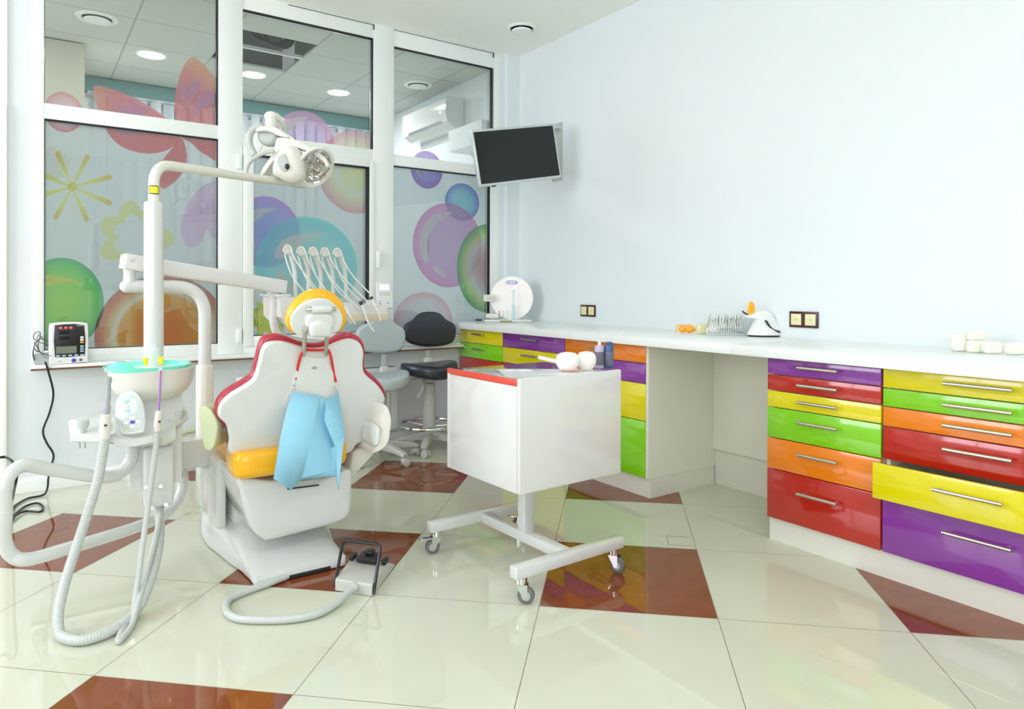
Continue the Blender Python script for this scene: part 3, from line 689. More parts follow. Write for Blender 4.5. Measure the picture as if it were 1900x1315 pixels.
MB().obox(p+Z_*(44*s)+n*.02, 21*s, .03, 13*s, u, n, Z_, .008, 4).build('holder_cup', 'whiteplastic', db)
MB().obox(p+Z_*(45*s)+n*.036+u*(2*s), 14*s, .002, 6*s, u, n, Z_, .0008).build('holder_window', 'beige', db)
q = MB(); q.obox(dc-u*(30*s)+Z_*(11*s), 24*s, .08, 9*s, u, n, Z_, .008, 3); q.build('foot', 'whiteplastic', db)
MB().obox(dc+n*.066-u*(4*s)+Z_*.008, 22*s, .003, .011, u, n, Z_).build('plate_strip', mat('olive_strip', lin(160, 155, 110), .5), db)
b_ = MB(); p = onz(888, 595, ZW); b_.obox(p+Z_*.007, .045, .03, .013, u, n, Z_, .004); solo(b_, 'black_clip', 'black', 'small black clip on the worktop beside the round display board', 'clip')

# orange safety glasses
p = onz(1272, 618, ZW); k = (p-CAM).dot(FW)/F_PX; u2, n2 = RT.copy(), -FW.copy(); u2.z = 0; n2.z = 0; u2.normalize(); n2.normalize()
gl = thing('safety_glasses', (p.x, p.y, ZW), 'orange protective glasses lying on the worktop', 'glasses')
for sx, sw in ((-.35, 8), (.5, 10)):
    MB().ball(p+u2*(sx*16*k)+Z_*(7.5*k), sw*k, .018, 6.5*k, 20, 10, u2, n2, Z_).build('lens', 'orange', gl)
a1 = catmull([p-u2*7*k+Z_*15*k, p-u2*14*k+Z_*15*k, p-u2*17*k+Z_*8*k, p-u2*18*k+Z_*.005], 6)
MB().tube(a1, .0035, 8).build('temple', 'orange', gl)
MB().tube(catmull([p+u2*16*k+Z_*10*k, p+u2*10*k+Z_*15*k-n2*.01, p-u2*2*k+Z_*14*k-n2*.015, p-u2*8*k+Z_*13*k-n2*.01], 6), .0035, 8).build('temple', 'orange', gl)
# pale yellow tray of small boxes
p = onz(1302, 619, ZW); b_ = MB(); b_.obox(p+Z_*.027, .062, .035, .052, u2, n2, Z_, .004); solo(b_, 'plastic_box', 'paleyellow', 'pale translucent yellow plastic box between the orange glasses and the instrument rack', 'box')
# instrument rack
p = onz(1347, 622, ZW); s = (p-CAM).dot(FW)/F_PX
rk = thing('instrument_rack', (p.x, p.y, ZW), 'rack of shiny steel hand instruments and forceps standing on the worktop', 'instrument rack')
ax = (u2+Vector((0, 0, 0))).normalized()
b_ = MB(); b_.obox(p+Z_*.006, 86*s*.82, .05, .008, ax, n2, Z_, .002); b_.build('tray', 'cup', rk)
random.seed(3)
for i in range(15):
    x = (-32+i*4.2)*s; c = p+ax*x+Z_*.012; hgt = (22+random.uniform(-2, 3))*s; lean = ax*random.uniform(-1, 2)*s
    w_ = 3.2*s
    b_ = MB(); P = [c+n2*.024, c+n2*.028+Z_*hgt*.5, c+n2*.015+Z_*hgt+lean, c+Z_*(hgt+random.uniform(6, 16)*s)+lean*1.5]
    b_.tube(catmull(P, 5), [w_*.5]*8+[w_*.42]*4+[w_*.25]*3+[w_*.1], 8)
    P = [c-n2*.024, c-n2*.028+Z_*hgt*.5, c-n2*.012+Z_*hgt+lean, c+Z_*(hgt+random.uniform(2, 14)*s)+lean]
    b_.tube(catmull(P, 5), [w_*.45]*8+[w_*.38]*4+[w_*.2]*3+[w_*.1], 8)
    b_.build('instrument', 'chrome', rk)
b_ = MB(); c = p+ax*(34*s)+Z_*.012
b_.tube([c+ax*q[0]*s+Z_*q[1]*s for q in [(0, 0), (-2, 24), (4, 34), (10, 24), (12, 0)]], .002, 8); b_.obox(c+ax*5*s+Z_*12*s, 14*s, .004, 22*s, ax, n2, Z_, .001)
b_.build('end_frame', 'cup', rk)
# curing lamp: white helmet-shaped base with handpiece and orange shield
p = onz(1418, 624, ZW); s = (p-CAM).dot(FW)/F_PX
cl = thing('curing_lamp', (p.x, p.y, ZW), 'white curing lamp resting on its charging base with an orange eye shield', 'curing lamp')
P2 = [(-31, 2), (33, -2), (30, 6), (18, 16), (4, 20), (-16, 18), (-26, 9)]
base = MB(); secs = []
for h, sc, sh in ((3, 1, 0), (6, .98, 0), (14, .82, -1), (22, .62, -3), (29, .42, -5), (33, .2, -6)):
    secs.append([p+u2*((32*math.cos(a)*sc+sh)*s)+n2*(20*math.sin(a)*sc*s)+Z_*(h*s) for a in [2*PI*i/28 for i in range(28)]])
base.loft(secs); base.build('charging_base', 'monwhite', cl)
MB().loft([[p+u2*(31*math.cos(a)*sc*s)+n2*(19*math.sin(a)*sc*s)+Z_*(h*s) for a in [2*PI*i/28 for i in range(28)]] for h, sc in ((0, .97), (2.8, 1.0))]).build('base_pad', 'black', cl)
hp_ = [p+u2*(x*s)+Z_*(y*s) for x, y in [(-37, 38), (-26, 42), (-10, 47.5), (4, 48), (13, 42), (20, 28), (28, 10), (24, 5), (-20, 5), (-24, 16), (-18, 31), (-26, 35), (-36, 36)]]
MB().pillow(catmull(hp_, 5, True), n2, .032, .032, p=2.3, bulge=.45).build('handpiece', 'monwhite', cl)
MB().tube(catmull([p+u2*(x*s)+Z_*(y*s)+n2*(.037) for x, y in [(-3, 30), (0, 27), (6, 18), (14, 12), (24, 9)]], 5), 1.9*s, 8).build('cradle_gap', 'black', cl)
MB().tube(catmull([p+u2*(x*s)+Z_*(y*s) for x, y in [(-28, 40), (-36, 43), (-41, 47)]], 4), 1.5*s, 8).build('light_guide', 'black', cl)
sh = [p+u2*((x)*s)+Z_*(y*s)+n2*.01 for x, y in [(-31, 40), (-33, 48), (-32, 58), (-28, 64), (-24, 64), (-20, 58), (-19, 48), (-22, 41), (-26, 38)]]
MB().plate(catmull(sh, 4, True), n2, .003, .001).build('eye_shield', 'orange', cl)
# cotton rolls
random.seed(11)
def cotton(px, py, w_, h_, dz=0, lab='', off=0):
    p = onz(px, py, ZW)-n2*off; s = (p-CAM).dot(FW)/F_PX; b_ = MB(); bm = bmesh.new(); bmesh.ops.create_cube(bm, size=1); bmesh.ops.subdivide_edges(bm, edges=bm.edges[:], cuts=5, use_grid_fill=True)
    for v in bm.verts:
        q = v.co; l = (abs(q.x*2)**6+abs(q.y*2)**6+abs(q.z*2)**6)**(1/6)
        v.co = q/l*.98*(1+random.uniform(-.05, .05))
    m_ = Matrix(((u2.x*w_*s, n2.x*.035, 0, p.x), (u2.y*w_*s, n2.y*.035, 0, p.y), (0, 0, h_*s, ZW+(dz+h_/2+.6)*s), (0, 0, 0, 1)))
    b_.bm(bm, m_); solo(b_, 'cotton_block', 'cotton', lab, 'cotton', 'cotton blocks on the worktop', angle=80)
cotton(1780, 652, 30, 33, 0, 'upright white cotton block, leftmost of the group on the worktop')
cotton(1812, 654, 34, 22, 0, 'white cotton block under the topmost one')
cotton(1812, 654, 32, 19, 22.5, 'white cotton block topmost on the stack')
cotton(1842, 656, 36, 22, 0, 'low white cotton block right of the stack')
cotton(1884, 658, 36, 22, 0, 'white cotton block at the right edge of the photo')

# ============================================================ DENTAL CHAIR
ch = thing('dental_chair', (.88, 3.0, 0), 'white dental chair seen from behind with crimson backrest rim and yellow headrest', 'dental chair')
# base: low white shell that rises to the lift column
secs = []
for y, xl, xr, zt in ((2.625, .705, 1.03, .018), (2.635, .695, 1.045, .04), (2.70, .695, 1.05, .055), (2.80, .688, 1.06, .075), (2.92, .668, 1.09, .12), (3.04, .655, 1.12, .17), (3.16, .64, 1.15, .19), (3.32, .645, 1.16, .18), (3.6, .70, 1.14, .12), (3.8, .76, 1.08, .04)):
    cx_, hw = (xl+xr)/2, (xr-xl)/2; S_ = []
    rim = min(.042, zt)
    for q in range(15):
        a = PI*q/14; ca, sa = math.cos(a), math.sin(a)
        e = .38 if zt > .1 else .3
        x = cx_-hw*math.copysign(abs(ca)**e, ca); z = rim+(zt-rim)*(sa**1.6)
        S_.append(Vector((x, y, z)))
    secs.append([Vector((cx_-hw, y, .006))]+S_+[Vector((cx_+hw, y, .006))])
MB().loft(secs).build('base', 'white', ch, angle=50)
MB().box(.82, .98, 2.619, 2.64, .003, .017, .003).build('cable_slot_shade', 'dark', ch)  # solid dark bar drawn for the shade of the cable recess
# lift column and side cover
b_ = MB(); b_.box(.70, 1.02, 2.98, 3.5, .12, .40, .03, 3); b_.build('lift_column', 'white', ch)
b_ = MB(); b_.box(.636, .676, 2.98, 3.12, .12, .40, .014, 3); b_.build('side_cover', 'whiteplastic', ch)
b_ = MB(); b_.box(.632, .70, 3.08, 3.40, .12, .345, .03, 3); b_.build('side_cover', 'white', ch)
# rear shroud under the seat
yb = 2.735
O = [ony(x, y, yb) for x, y in [(440, 884), (500, 888), (560, 886), (600, 884), (645, 868), (649, 900), (648, 935), (642, 955), (625, 966), (580, 978), (500, 998), (482, 995), (466, 980), (452, 945), (443, 910)]]
MB().pillow(catmull(O, 4, True), (0, 1, 0), .03, .42, p=5, layers=6, bulge=.12).build('rear_shroud', 'white', ch)
O = [ony(x, y, yb-.034) for x, y in [(540, 895), (592, 888), (592, 900), (540, 907)]]
MB().plate(O, (0, 1, 0), .006).build('shroud_slot', 'greyplastic', ch)
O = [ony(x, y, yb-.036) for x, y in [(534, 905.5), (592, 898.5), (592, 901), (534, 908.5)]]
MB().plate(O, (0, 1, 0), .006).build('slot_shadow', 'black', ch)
# seat cushion
zs0 = .441
O = []
yb2 = 2.655
A_ = ony(425, 850, yb2); B_ = ony(661, 850, yb2)
cxs = (A_.x+B_.x)/2; hw = (B_.x-A_.x)/2
plan = [(cxs+.03+(hw-.06*(.5+.5*math.sin(a)))*math.copysign(abs(math.cos(a))**.25, math.cos(a))-.03*(math.sin(a) < 0), 2.655+.33+.33*math.copysign(abs(math.sin(a))**.3, math.sin(a)), zs0) for a in [2*PI*i/48 for i in range(48)]]
MB().pillow([Vector(q) for q in plan], (0, 0, 1), .052, .05, p=3.4, layers=7, bulge=.8).build('seat', 'yellowup', ch)
MB().box(cxs-hw+.05, cxs+hw-.05, 2.80, 3.25, .365, .392, .008).build('seat_tray', 'offwhite', ch)
# backrest
BP0 = Vector((.9, 2.745, .47)); BN = Vector((0, -1, -.24)).normalized()     # rear plane, faces the camera
rimo = [(505, 620), (490, 624), (481, 636), (474, 662), (466, 692), (450, 706), (420, 724), (404, 740), (398.5, 756), (401, 772), (416, 788), (424, 812), (424, 835), (470, 842), (560, 846), (640, 836), (662, 818), (690, 806), (694, 778), (710, 745), (713, 726), (700, 704), (678, 684), (674, 670), (675, 645), (668, 627), (650, 617), (632, 620), (614, 630), (590, 636.5), (560, 634), (535, 625), (518, 620)]
shell = [(508, 632), (492, 636), (484, 648), (478, 672), (469, 700), (452, 714), (426, 730), (409, 746), (403.5, 760), (405, 772), (418, 786), (424, 812), (425, 838), (470, 845), (560, 849), (640, 839), (661, 820), (691, 806), (695, 778), (709, 747), (711, 732), (698, 712), (675, 691), (671, 672), (672, 650), (665, 634), (650, 627.5), (630, 632), (606, 642), (590, 645), (572, 645), (555, 641), (528, 633)]
pl = lambda L_, off: catmull([onp(x, y, BP0-BN*off, BN) for x, y in L_], 4, True)
MB().pillow(pl(rimo, .032), -BN, .02, .035, p=2.6, layers=6, bulge=.5).build('backrest_cushion', 'red', ch)
MB().pillow(pl(shell, .0), BN, .012, .022, p=2.4, layers=6, bulge=.35).build('backrest_shell', 'white', ch)
f_ = lambda x, y, off=.026: onp(x, y, BP0+BN*off, BN)
cpl = [f_(x, y, .022) for x, y in [(562, 652), (572, 660), (590, 663), (606, 660), (612, 652), (616, 662), (628, 716), (634, 760), (530, 760), (540, 716), (556, 664)]]
MB().plate(catmull(cpl, 4, True), BN, .006, .0025).build('centre_panel', 'whiteplastic', ch)
q_ = f_(583.5, 682, .0288); E_ = MB()
for dx in (-.004, .004): E_.tube([q_+X_*(dx+.005*math.cos(a))+Z_*(.004*math.sin(a)) for a in [2*PI*i/14 for i in range(15)]], .0008, 6)
E_.build('emblem', 'label', ch)
# headrest
HN = Vector((-.10, -1, -.22)).normalized(); HP = onp(587, 585, (.89, 2.56, .95), Vector((0, -1, 0)))
ring = [(594, 536), (612, 540), (628, 551), (638, 567), (642, 585), (640, 600), (633, 610), (624, 616), (600, 620), (570, 621), (550, 619), (538, 614), (531, 604), (529, 592), (533, 576), (545, 558), (562, 544), (578, 537)]
hs = [(597, 553), (612, 557), (626, 570), (635, 586), (633, 602), (625, 614), (600, 620.5), (570, 621.5), (550, 619.5), (541, 608), (538, 596), (542, 582), (551, 571), (562, 562), (580, 555)]
hp2 = lambda L_, off: catmull([onp(x, y, HP-HN*off, HN) for x, y in L_], 4, True)
MB().pillow(hp2(ring, .045), -HN, .035, .055, p=2.3, layers=7, bulge=.7).build('headrest_cushion', 'yellowup', ch)
MB().pillow(hp2(hs, .0), HN, .012, .012, p=2.6, layers=5, bulge=.4).build('headrest_shell', 'whiteplastic', ch)
h_ = lambda x, y, off: onp(x, y, HP+HN*off, HN)
MB().pillow(catmull([h_(x, y, .012) for x, y in [(572, 580), (590, 577), (611, 580), (618, 590), (619, 602), (612, 613), (595, 617), (575, 614), (566, 604), (565, 590)]], 4, True), HN, .005, .026, p=3).build('hinge_housing', 'greyplastic' if 0 else 'whiteplastic', ch)
MB().cyl(h_(567, 574, .032), h_(624, 573, .032), .0085, seg=20, bev=.003).build('hinge_pin', 'steel', ch)
MB().cyl(h_(579, 574, .033), h_(614, 573.5, .033), .0135, seg=20, bev=.002).build('hinge_barrel', 'whiteplastic', ch)
c_ = h_(593, 612, .035); u3, v3, n3 = frame(HN)
MB().pillow(catmull([h_(x, y, .034) for x, y in [(573, 606), (578, 597), (593, 592), (608, 596), (615, 605), (614, 618), (606, 624), (580, 624), (574, 618)]], 4, True), HN, .01, .022, p=2.6).build('lock_knob', 'whiteplastic', ch)
for (x, y), (x2, y2) in (((566, 608), (563.5, 659)), ((607, 616), (604.5, 657))):
    A_ = h_(x, y, .022); B2 = f_(x2, y2, .034)
    rod = MB().cyl(A_, B2, .0078, seg=16).build('headrest_rod', 'steel', ch)
    dd = (B2-A_).normalized(); MB().cyl(A_-dd*.012, A_+dd*.016, .0108, seg=16, bev=.002).build('rod_collar', 'chrome', rod)
# armrests
ar = [D(x, y, 2.58) for x, y in [(372, 757), (389, 756), (404, 778), (405, 800), (397, 831), (382, 831), (377, 800)]]
MB().pillow(catmull(ar, 4, True), -FW, .22, .012, p=3, layers=5, bulge=.03).build('armrest', 'green_pale', ch)
b_ = MB(); b_.cyl(D(400, 797, 2.60), D(424, 797, 2.66), .011, seg=14); b_.build('armrest_pivot', 'greyplastic', ch)
ya_ = [D(x, y, 2.72) for x, y in [(409, 787), (424, 790), (424, 812), (411, 814)]]
MB().pillow(catmull(ya_, 3, True), Y_, .02, .03, p=3, layers=4, bulge=.05).build('side_cushion', 'yellowup', ch)
w1 = [D(x, y, 2.82) for x, y in [(710, 749), (717, 762), (720, 780), (719, 800), (713, 820), (700, 834), (686, 838), (690, 820), (692, 800), (694, 778), (700, 762)]]
MB().pillow(catmull(w1, 4, True), Y_, .05, .38, p=2.4, layers=7, bulge=.13).build('armrest', 'offwhite', ch)
w2 = [D(x, y, 2.80) for x, y in [(693, 785), (699, 792), (700, 806), (697, 818), (690, 826), (686, 815), (688, 795)]]
MB().pillow(catmull(w2, 4, True), Y_, .04, .1, p=2.6, layers=5, bulge=.3).build('armrest_hub', 'whiteplastic', ch)
MB().plate([D(x, y, 2.9) for x, y in [(655, 838), (690, 822), (712, 822), (690, 848), (668, 872), (648, 880)]], Y_, .25, .01).build('side_skirt', 'offwhite', ch)
# leg rest beyond the seat
MB().pillow([Vector((cxs+.06+.14*math.copysign(abs(math.cos(a))**.4, math.cos(a)), 3.56+.25*math.copysign(abs(math.sin(a))**.4, math.sin(a)), .38)) for a in [2*PI*i/40 for i in range(40)]], Z_, .05, .04, p=2.5).build('leg_rest', 'yellowup', ch)

# unit support beam, hose post and delivery arm
db_ = MB(); a0 = ony(318, 845, 3.22); a1 = ony(412, 838, 3.22)
db_.box(a0.x, .70, 3.17, 3.27, a0.z-.055, a0.z+.065, .008, 2); db_.build('support_beam', 'white', ch)
b_ = MB(); p0 = D(338, 868, 2.98); b_.cyl(p0+Z_*.012, p0+Z_*.028, .06, seg=28); b_.build('beam_flange', 'whiteplastic', ch)
# delivery arm
da = thing('instrument_delivery_unit', (.655, 3.3, .40), 'white instrument tray with five drill hoses carried over the chair by a swivel arm', 'dental unit')
pt = ony(380, 590, 3.3); pb = ony(380, 838, 3.3); px_ = pt.x
P = fillet([Vector((px_, 3.3, pb.z+.0)), Vector((px_, 3.3, ony(380, 531, 3.3).z)), ony(235, 531, 3.3)], .13, 12)
MB().tube(P, .0265, 24).build('post', 'white', da)
MB().ball(ony(235, 531, 3.3), .0265, .0265, .0265).build('post_cap', 'white', da)
zsl = ony(380, 676, 3.3).z
MB().lathe((px_, 3.3, pb.z), [(.036, 0), (.036, zsl-pb.z-.006), (.033, zsl-pb.z), (.0265, zsl-pb.z)], seg=28).build('sleeve', 'lampwhite', da)
kz = ony(240, 531, 3.3); kn = MB()
kn.lathe(kz, [(.024, .0), (.022, .05), (.024, .075), (.034, .10), (.036, .115)], seg=24); kn.build('knuckle', 'white', da)
s0, s1 = ony(226, 484, 3.3), ony(527, 533, 3.42)
dr = (s1-s0).normalized(); sd = Z_.cross(dr).normalized(); upv = dr.cross(sd)
if upv.z < 0: upv = -upv
MB().obox((s0+s1)/2, (s1-s0).length, .075, .066, dr, sd, upv, .008, 3).build('beam', 'lacquer', da)
tp_ = ony(508, 545, 3.42)
MB().lathe(tp_-Z_*.028, [(.022, 0), (.023, .02), (.040, .042), (.042, .05)], seg=24).build('knuckle', 'white', da)
P = fillet([tp_-Z_*.005, ony(508, 622, 3.42), ony(560, 636, 3.45), ony(650, 640, 3.45)], .10, 10)
MB().tube(P, .021, 20).build('lower_tube', 'white', da)

# instrument tray with five hose whips
yt = 3.40
tr = da
o1 = [(519, 549), (690, 550), (717, 580), (717, 600), (640, 606), (560, 610), (533, 600), (523, 565)]
T0 = ony(520, 549, yt); T1 = ony(645, 549, yt); 
body = MB(); topz = T0.z; sec = []
for y, dz in ((3.30, -.105), (3.32, -.112), (3.55, -.06)):
    pass
xl, xr = ony(521, 560, 3.33).x, ony(718, 590, 3.33).x
bs = [[Vector((xl, 3.33, topz-.10)), Vector((xl+.03, 3.33, topz-.135)), Vector((xr-.02, 3.33, topz-.125)), Vector((xr, 3.33, topz-.10)), Vector((xr, 3.33, topz-.055)), Vector((xl-.002, 3.33, topz-.0))],
      [Vector((xl, 3.62, topz-.10)), Vector((xl+.03, 3.62, topz-.13)), Vector((xr-.02, 3.62, topz-.125)), Vector((xr, 3.62, topz-.10)), Vector((xr, 3.62, topz-.02)), Vector((xl-.002, 3.62, topz-.0))]]
MB().loft(bs).build('body', 'lacquer', tr)
MB().box(ony(645, 590, 3.32).x, xr, 3.318, 3.329, topz-.128, topz-.092, .003).build('drawer_front', 'beige', tr)
MB().box(xl-.012, xl+.05, 3.33, 3.64, topz-.004, topz+.010, .003).build('rim', 'white', tr)
dn = (Vector((-.15, -1, .28))).normalized(); du, dv, _ = frame(dn); dc_ = ony(713, 548, 3.45)
MB().obox(dc_, .088, .148, .022, du, dv, dn, .008, 3).build('display_unit', 'whiteplastic', tr)
MB().obox(dc_+dv*.042+dn*.0115, .052, .030, .002, du, dv, dn, .0008).build('display_screen', mat('lit_pale_screen', lin(225, 240, 245), .2, emit=(.8, .92, 1), es=.5), tr)
for r in range(2):
    for k in range(5): MB().obox(dc_+dn*.0115+dv*(.012-.012*r)+du*(-.026+k*.0125), .008, .006, .002, du, dv, dn, .0008).build('key', 'greyplastic', tr)
for dx, dy, m_ in ((-.028, -.035, 'blue'), (-.028, -.047, 'blue'), (.012, -.045, 'blue')): MB().obox(dc_+dn*.0115+dv*dy+du*dx, .007, .005, .002, du, dv, dn, .0008).build('symbol', m_, tr)
MB().cyl(dc_-dv*.07, dc_-dv*.12-dn*.02, .018, seg=16).build('display_stem', 'white', tr)
kn_ = [(534, 464), (559, 467), (581, 468), (603, 469), (626, 470)]
ends = [(645, 596), (657, 604), (669, 600), (688, 590), (700, 580)]
tips = [None, (660, 602), None, (694, 612), (706, 594)]
for i, (kx, ky) in enumerate(kn_):
    y_ = 3.42
    wh = MB(); b0_ = ony(548+i*23.5, 552, y_); t0_ = ony(kx+5, ky+8, y_-.02); mid = ony(kx+13+i*.3, 505, y_-.005)
    wh.tube(catmull([b0_, mid+Vector((0, 0, 0)), t0_], 8), .0105, 12); wo = wh.build('whip', 'white', tr)
    MB().lathe(ony(kx, ky, y_-.02)-Y_*.010, [(0, .0), (.018, 0), (.022, .004), (.022, .014), (.018, .018), (0, .018)], axis=(0, 1, 0), seg=22).build('pulley', 'whiteplastic', wo)
    MB().box(*[v for v in (ony(kx, ky, y_).x-.006, ony(kx, ky, y_).x+.008, y_-.035, y_-.028, ony(kx, ky+7, y_).z-.006, ony(kx, ky+7, y_).z+.004)]).build('clip', 'greyplastic', wo)
    hs_ = MB(); top = ony(kx-1, ky-8, y_-.04); e0 = (kx+60+i*9 if 0 else 0)
    ex = (640, 652, 668, 683, 690)[i]; ey = (590, 600, 575, 560, 548)[i]
    L1 = [ony(kx-9, ky+2, y_-.03), ony(kx-4, ky-8, y_-.035), ony(kx+5, ky-6, y_-.04), ony(kx+14, ky+18, y_-.045), ony(kx+(ex-kx)*.45, ky+(ey-ky)*.48+4, y_-.06), ony(kx+(ex-kx)*.78, ky+(ey-ky)*.78+3, y_-.08), ony(ex, ey, 3.31)]
    hs_.tube(catmull(L1, 7), .0036, 8); hs_.build('hose', 'hosew', wo)
    h2 = MB(); h2.tube(catmull([ony(kx-6, ky+8, y_-.03), ony(kx-1, ky+24, y_-.04), ony(kx+7, ky+45, y_-.05), ony(kx+26, ky+72, y_-.07), ony(kx+54, ky+98, y_-.085)], 7), .0034, 8); h2.build('hose', 'hosew', wo)
for (ax_, ay_), (bx_, by_), (cx2, cy2), blk in (((640, 568), (652, 590), (660, 602), 0), ((670, 562), (684, 600), (695, 616), 1), ((689, 553), (701, 578), (707, 596), 2)):
    hd = thing('dental_handpiece', ony(ax_, ay_, 3.29), ('white dental handpiece resting leftmost on the tray front', 'white dental handpiece with black collar and bent tip in the middle', 'cream dental syringe with black collar at the right of the tray')[blk], 'dental handpiece')
    P = catmull([ony(ax_, ay_, 3.30), ony((ax_+bx_)/2, (ay_+by_)/2, 3.285), ony(bx_, by_, 3.27), ony(cx2, cy2, 3.26)], 6); n_ = len(P)
    MB().tube(P, [.0085*(1-.62*i/n_) for i in range(n_)], 12).build('grip', 'offwhite' if blk == 2 else 'whiteplastic', hd)
    if blk: MB().tube([P[0]-(P[1]-P[0])*.9, P[0]+(P[1]-P[0])*1.2], .0095, 12).build('collar', 'black', hd)
    MB().ball(P[-1], .006, .006, .005).build('head', 'steel', hd)

# ============================================================ OPERATING LAMP
la = thing('surgical_lamp', (.425, 3.1, .72), 'cream dental operating lamp on a tall bent white pole', 'operating lamp')
lp = Vector((.425, 3.1, 0)); z_t = ony(285, 375, 3.1).z; zb_ = .70
MB().lathe((.425, 3.1, zb_), [(.036, 0), (.036, z_t-zb_-.004), (.033, z_t-zb_), (.022, z_t-zb_)], seg=32).build('pole', 'white', la)
c0 = Vector((.425, 3.1, z_t-.02)); zarm = D(330, 305, 2.86).z
end = D(562, 343, 3.62)
P = fillet([c0, Vector((.425, 3.1, D(300, 305, 2.8).z)), end], .13, 14)
MB().tube(P, [.0205]*(len(P)-1)+[.019], 24).build('arm', 'lampwhite', la)
MB().ball(end, .02, .02, .012).build('arm_end_cap', 'lampwhite', la)
yl = MB(); 
for k in range(1):
    A = [Vector((.425+.0222*math.sin(t), 3.1-.0222*math.cos(t), 0)) for t in [(-60+i*8)*PI/180 for i in range(14)]]
    zz = ony(285, 352, 3.08).z
    for i in range(13): yl.add([A[i]+Z_*(zz-.014), A[i+1]+Z_*(zz-.014), A[i+1]+Z_*(zz+.014), A[i]+Z_*(zz+.014)], [[0, 1, 2, 3]])
yl.build('warning_label', 'yel', la)
bd = MB(); zz = ony(285, 352, 3.08).z
for z0_, z1_ in ((-.017, -.0135), (.0135, .017)):
    A = [Vector((.425+.0224*math.sin(t), 3.1-.0224*math.cos(t), 0)) for t in [(-62+i*8.3)*PI/180 for i in range(14)]]
    for i in range(13): bd.add([A[i]+Z_*(zz+z0_), A[i+1]+Z_*(zz+z0_), A[i+1]+Z_*(zz+z1_), A[i]+Z_*(zz+z1_)], [[0, 1, 2, 3]])
for i0, i1 in ((0, 1), (12, 13)): bd.add([A[i0]+Z_*(zz-.016), A[i1]+Z_*(zz-.016), A[i1]+Z_*(zz+.016), A[i0]+Z_*(zz+.016)], [[0, 1, 2, 3]])
bd.build('label_border', 'black', la)
LD = 3.45; s = LD/F_PX
lpnt = lambda x, y, d=0: D(440+x/7.305, 190+y/7.305, LD+d)
b_ = MB(); b_.tube(catmull([lpnt(560, 960, .15), lpnt(700, 700, .15), lpnt(640, 420, .12), lpnt(600, 260, .05), lpnt(520, 180, .0)], 6), .017, 14); b_.build('lamp_stem', 'lampwhite', la)
MB().ball(lpnt(460, 190), .034, .026, .026, u=RT, v=FW, n=UP).build('pivot_knob', 'lampwhite', la)
MB().cyl(lpnt(460, 220), lpnt(455, 380), .0275, .029, seg=24).build('pivot_neck', 'lampwhite', la)
MB().obox(lpnt(500, 330, -.029), .012, .016, .002, RT, UP, -FW).build('scale_label', mat('pale_blue_label', lin(190, 200, 225), .4), la)
# domed yoke
yk = [lpnt(x, y) for x, y in [(290, 420), (330, 365), (430, 340), (540, 350), (650, 410), (750, 490), (700, 500), (600, 480), (540, 450), (420, 410)]]
MB().pillow(catmull(yk, 4, True), FW, .05, .09, p=2.4, bulge=.3).build('yoke', 'lampwhite', la)
yk = [lpnt(x, y, .01) for x, y in [(300, 410), (420, 395), (540, 420), (560, 480), (520, 560), (440, 590), (350, 575), (300, 510)]]
MB().pillow(catmull(yk, 4, True), FW, .03, .07, p=2.4, bulge=.3).build('transformer_cover', 'greyplastic', la)
MB().tube(catmull([lpnt(x, y, -.03) for x, y in [(350, 335), (260, 340), (190, 400), (165, 500), (180, 600), (240, 715)]], 8), .0165, 14).build('grab_handle', 'greyplastic', la)
MB().tube(catmull([lpnt(x, y, -.07) for x, y in [(500, 655), (380, 680), (250, 740), (150, 840), (110, 1000)]], 8), .0105, 12).build('grab_handle', 'greyplastic', la)
MB().tube([lpnt(350, 580), lpnt(300, 665)], .003, 8).build('cable', 'steel', la)
# body hood
hd_ = [lpnt(x, y, -.03) for x, y in [(320, 992), (345, 905), (430, 780), (500, 660), (535, 500), (570, 480), (680, 480), (790, 505), (920, 570), (1070, 650), (1190, 735), (1245, 830), (1235, 880), (1190, 800), (1060, 705), (920, 635), (830, 600), (710, 595), (610, 650), (510, 760), (430, 870), (365, 968)]]
MB().pillow(catmull(hd_, 3, True), FW, .012, .07, p=2.4, bulge=.1).build('hood', 'lampwhite', la)
# lamp head (front lobe with round opening)
hN = (-FW*1.0-RT*.55-UP*.25).normalized()
fl = [lpnt(x, y, -.06) for x, y in [(690, 605), (780, 600), (850, 650), (895, 760), (915, 880), (905, 1000), (850, 1070), (750, 1092), (650, 1070), (560, 1020), (500, 980), (490, 880), (520, 760), (600, 650)]]
MB().pillow(catmull(fl, 4, True), FW, .05, .10, p=2.1, bulge=.8).build('lamp_head', 'lampwhite', la)
op = [lpnt(x, y, -.113) for x, y in [(640, 700), (680, 770), (697, 860), (680, 920), (630, 935), (570, 890), (540, 820), (560, 740), (600, 705)]]
MB().pillow(catmull(op, 4, True), FW, .004, .01, p=3).build('head_opening', 'greyplastic', la)
MB().ball(lpnt(678, 868, -.12), .011, .011, .014, u=RT, v=FW, n=UP).build('opening_hole', 'black', la)
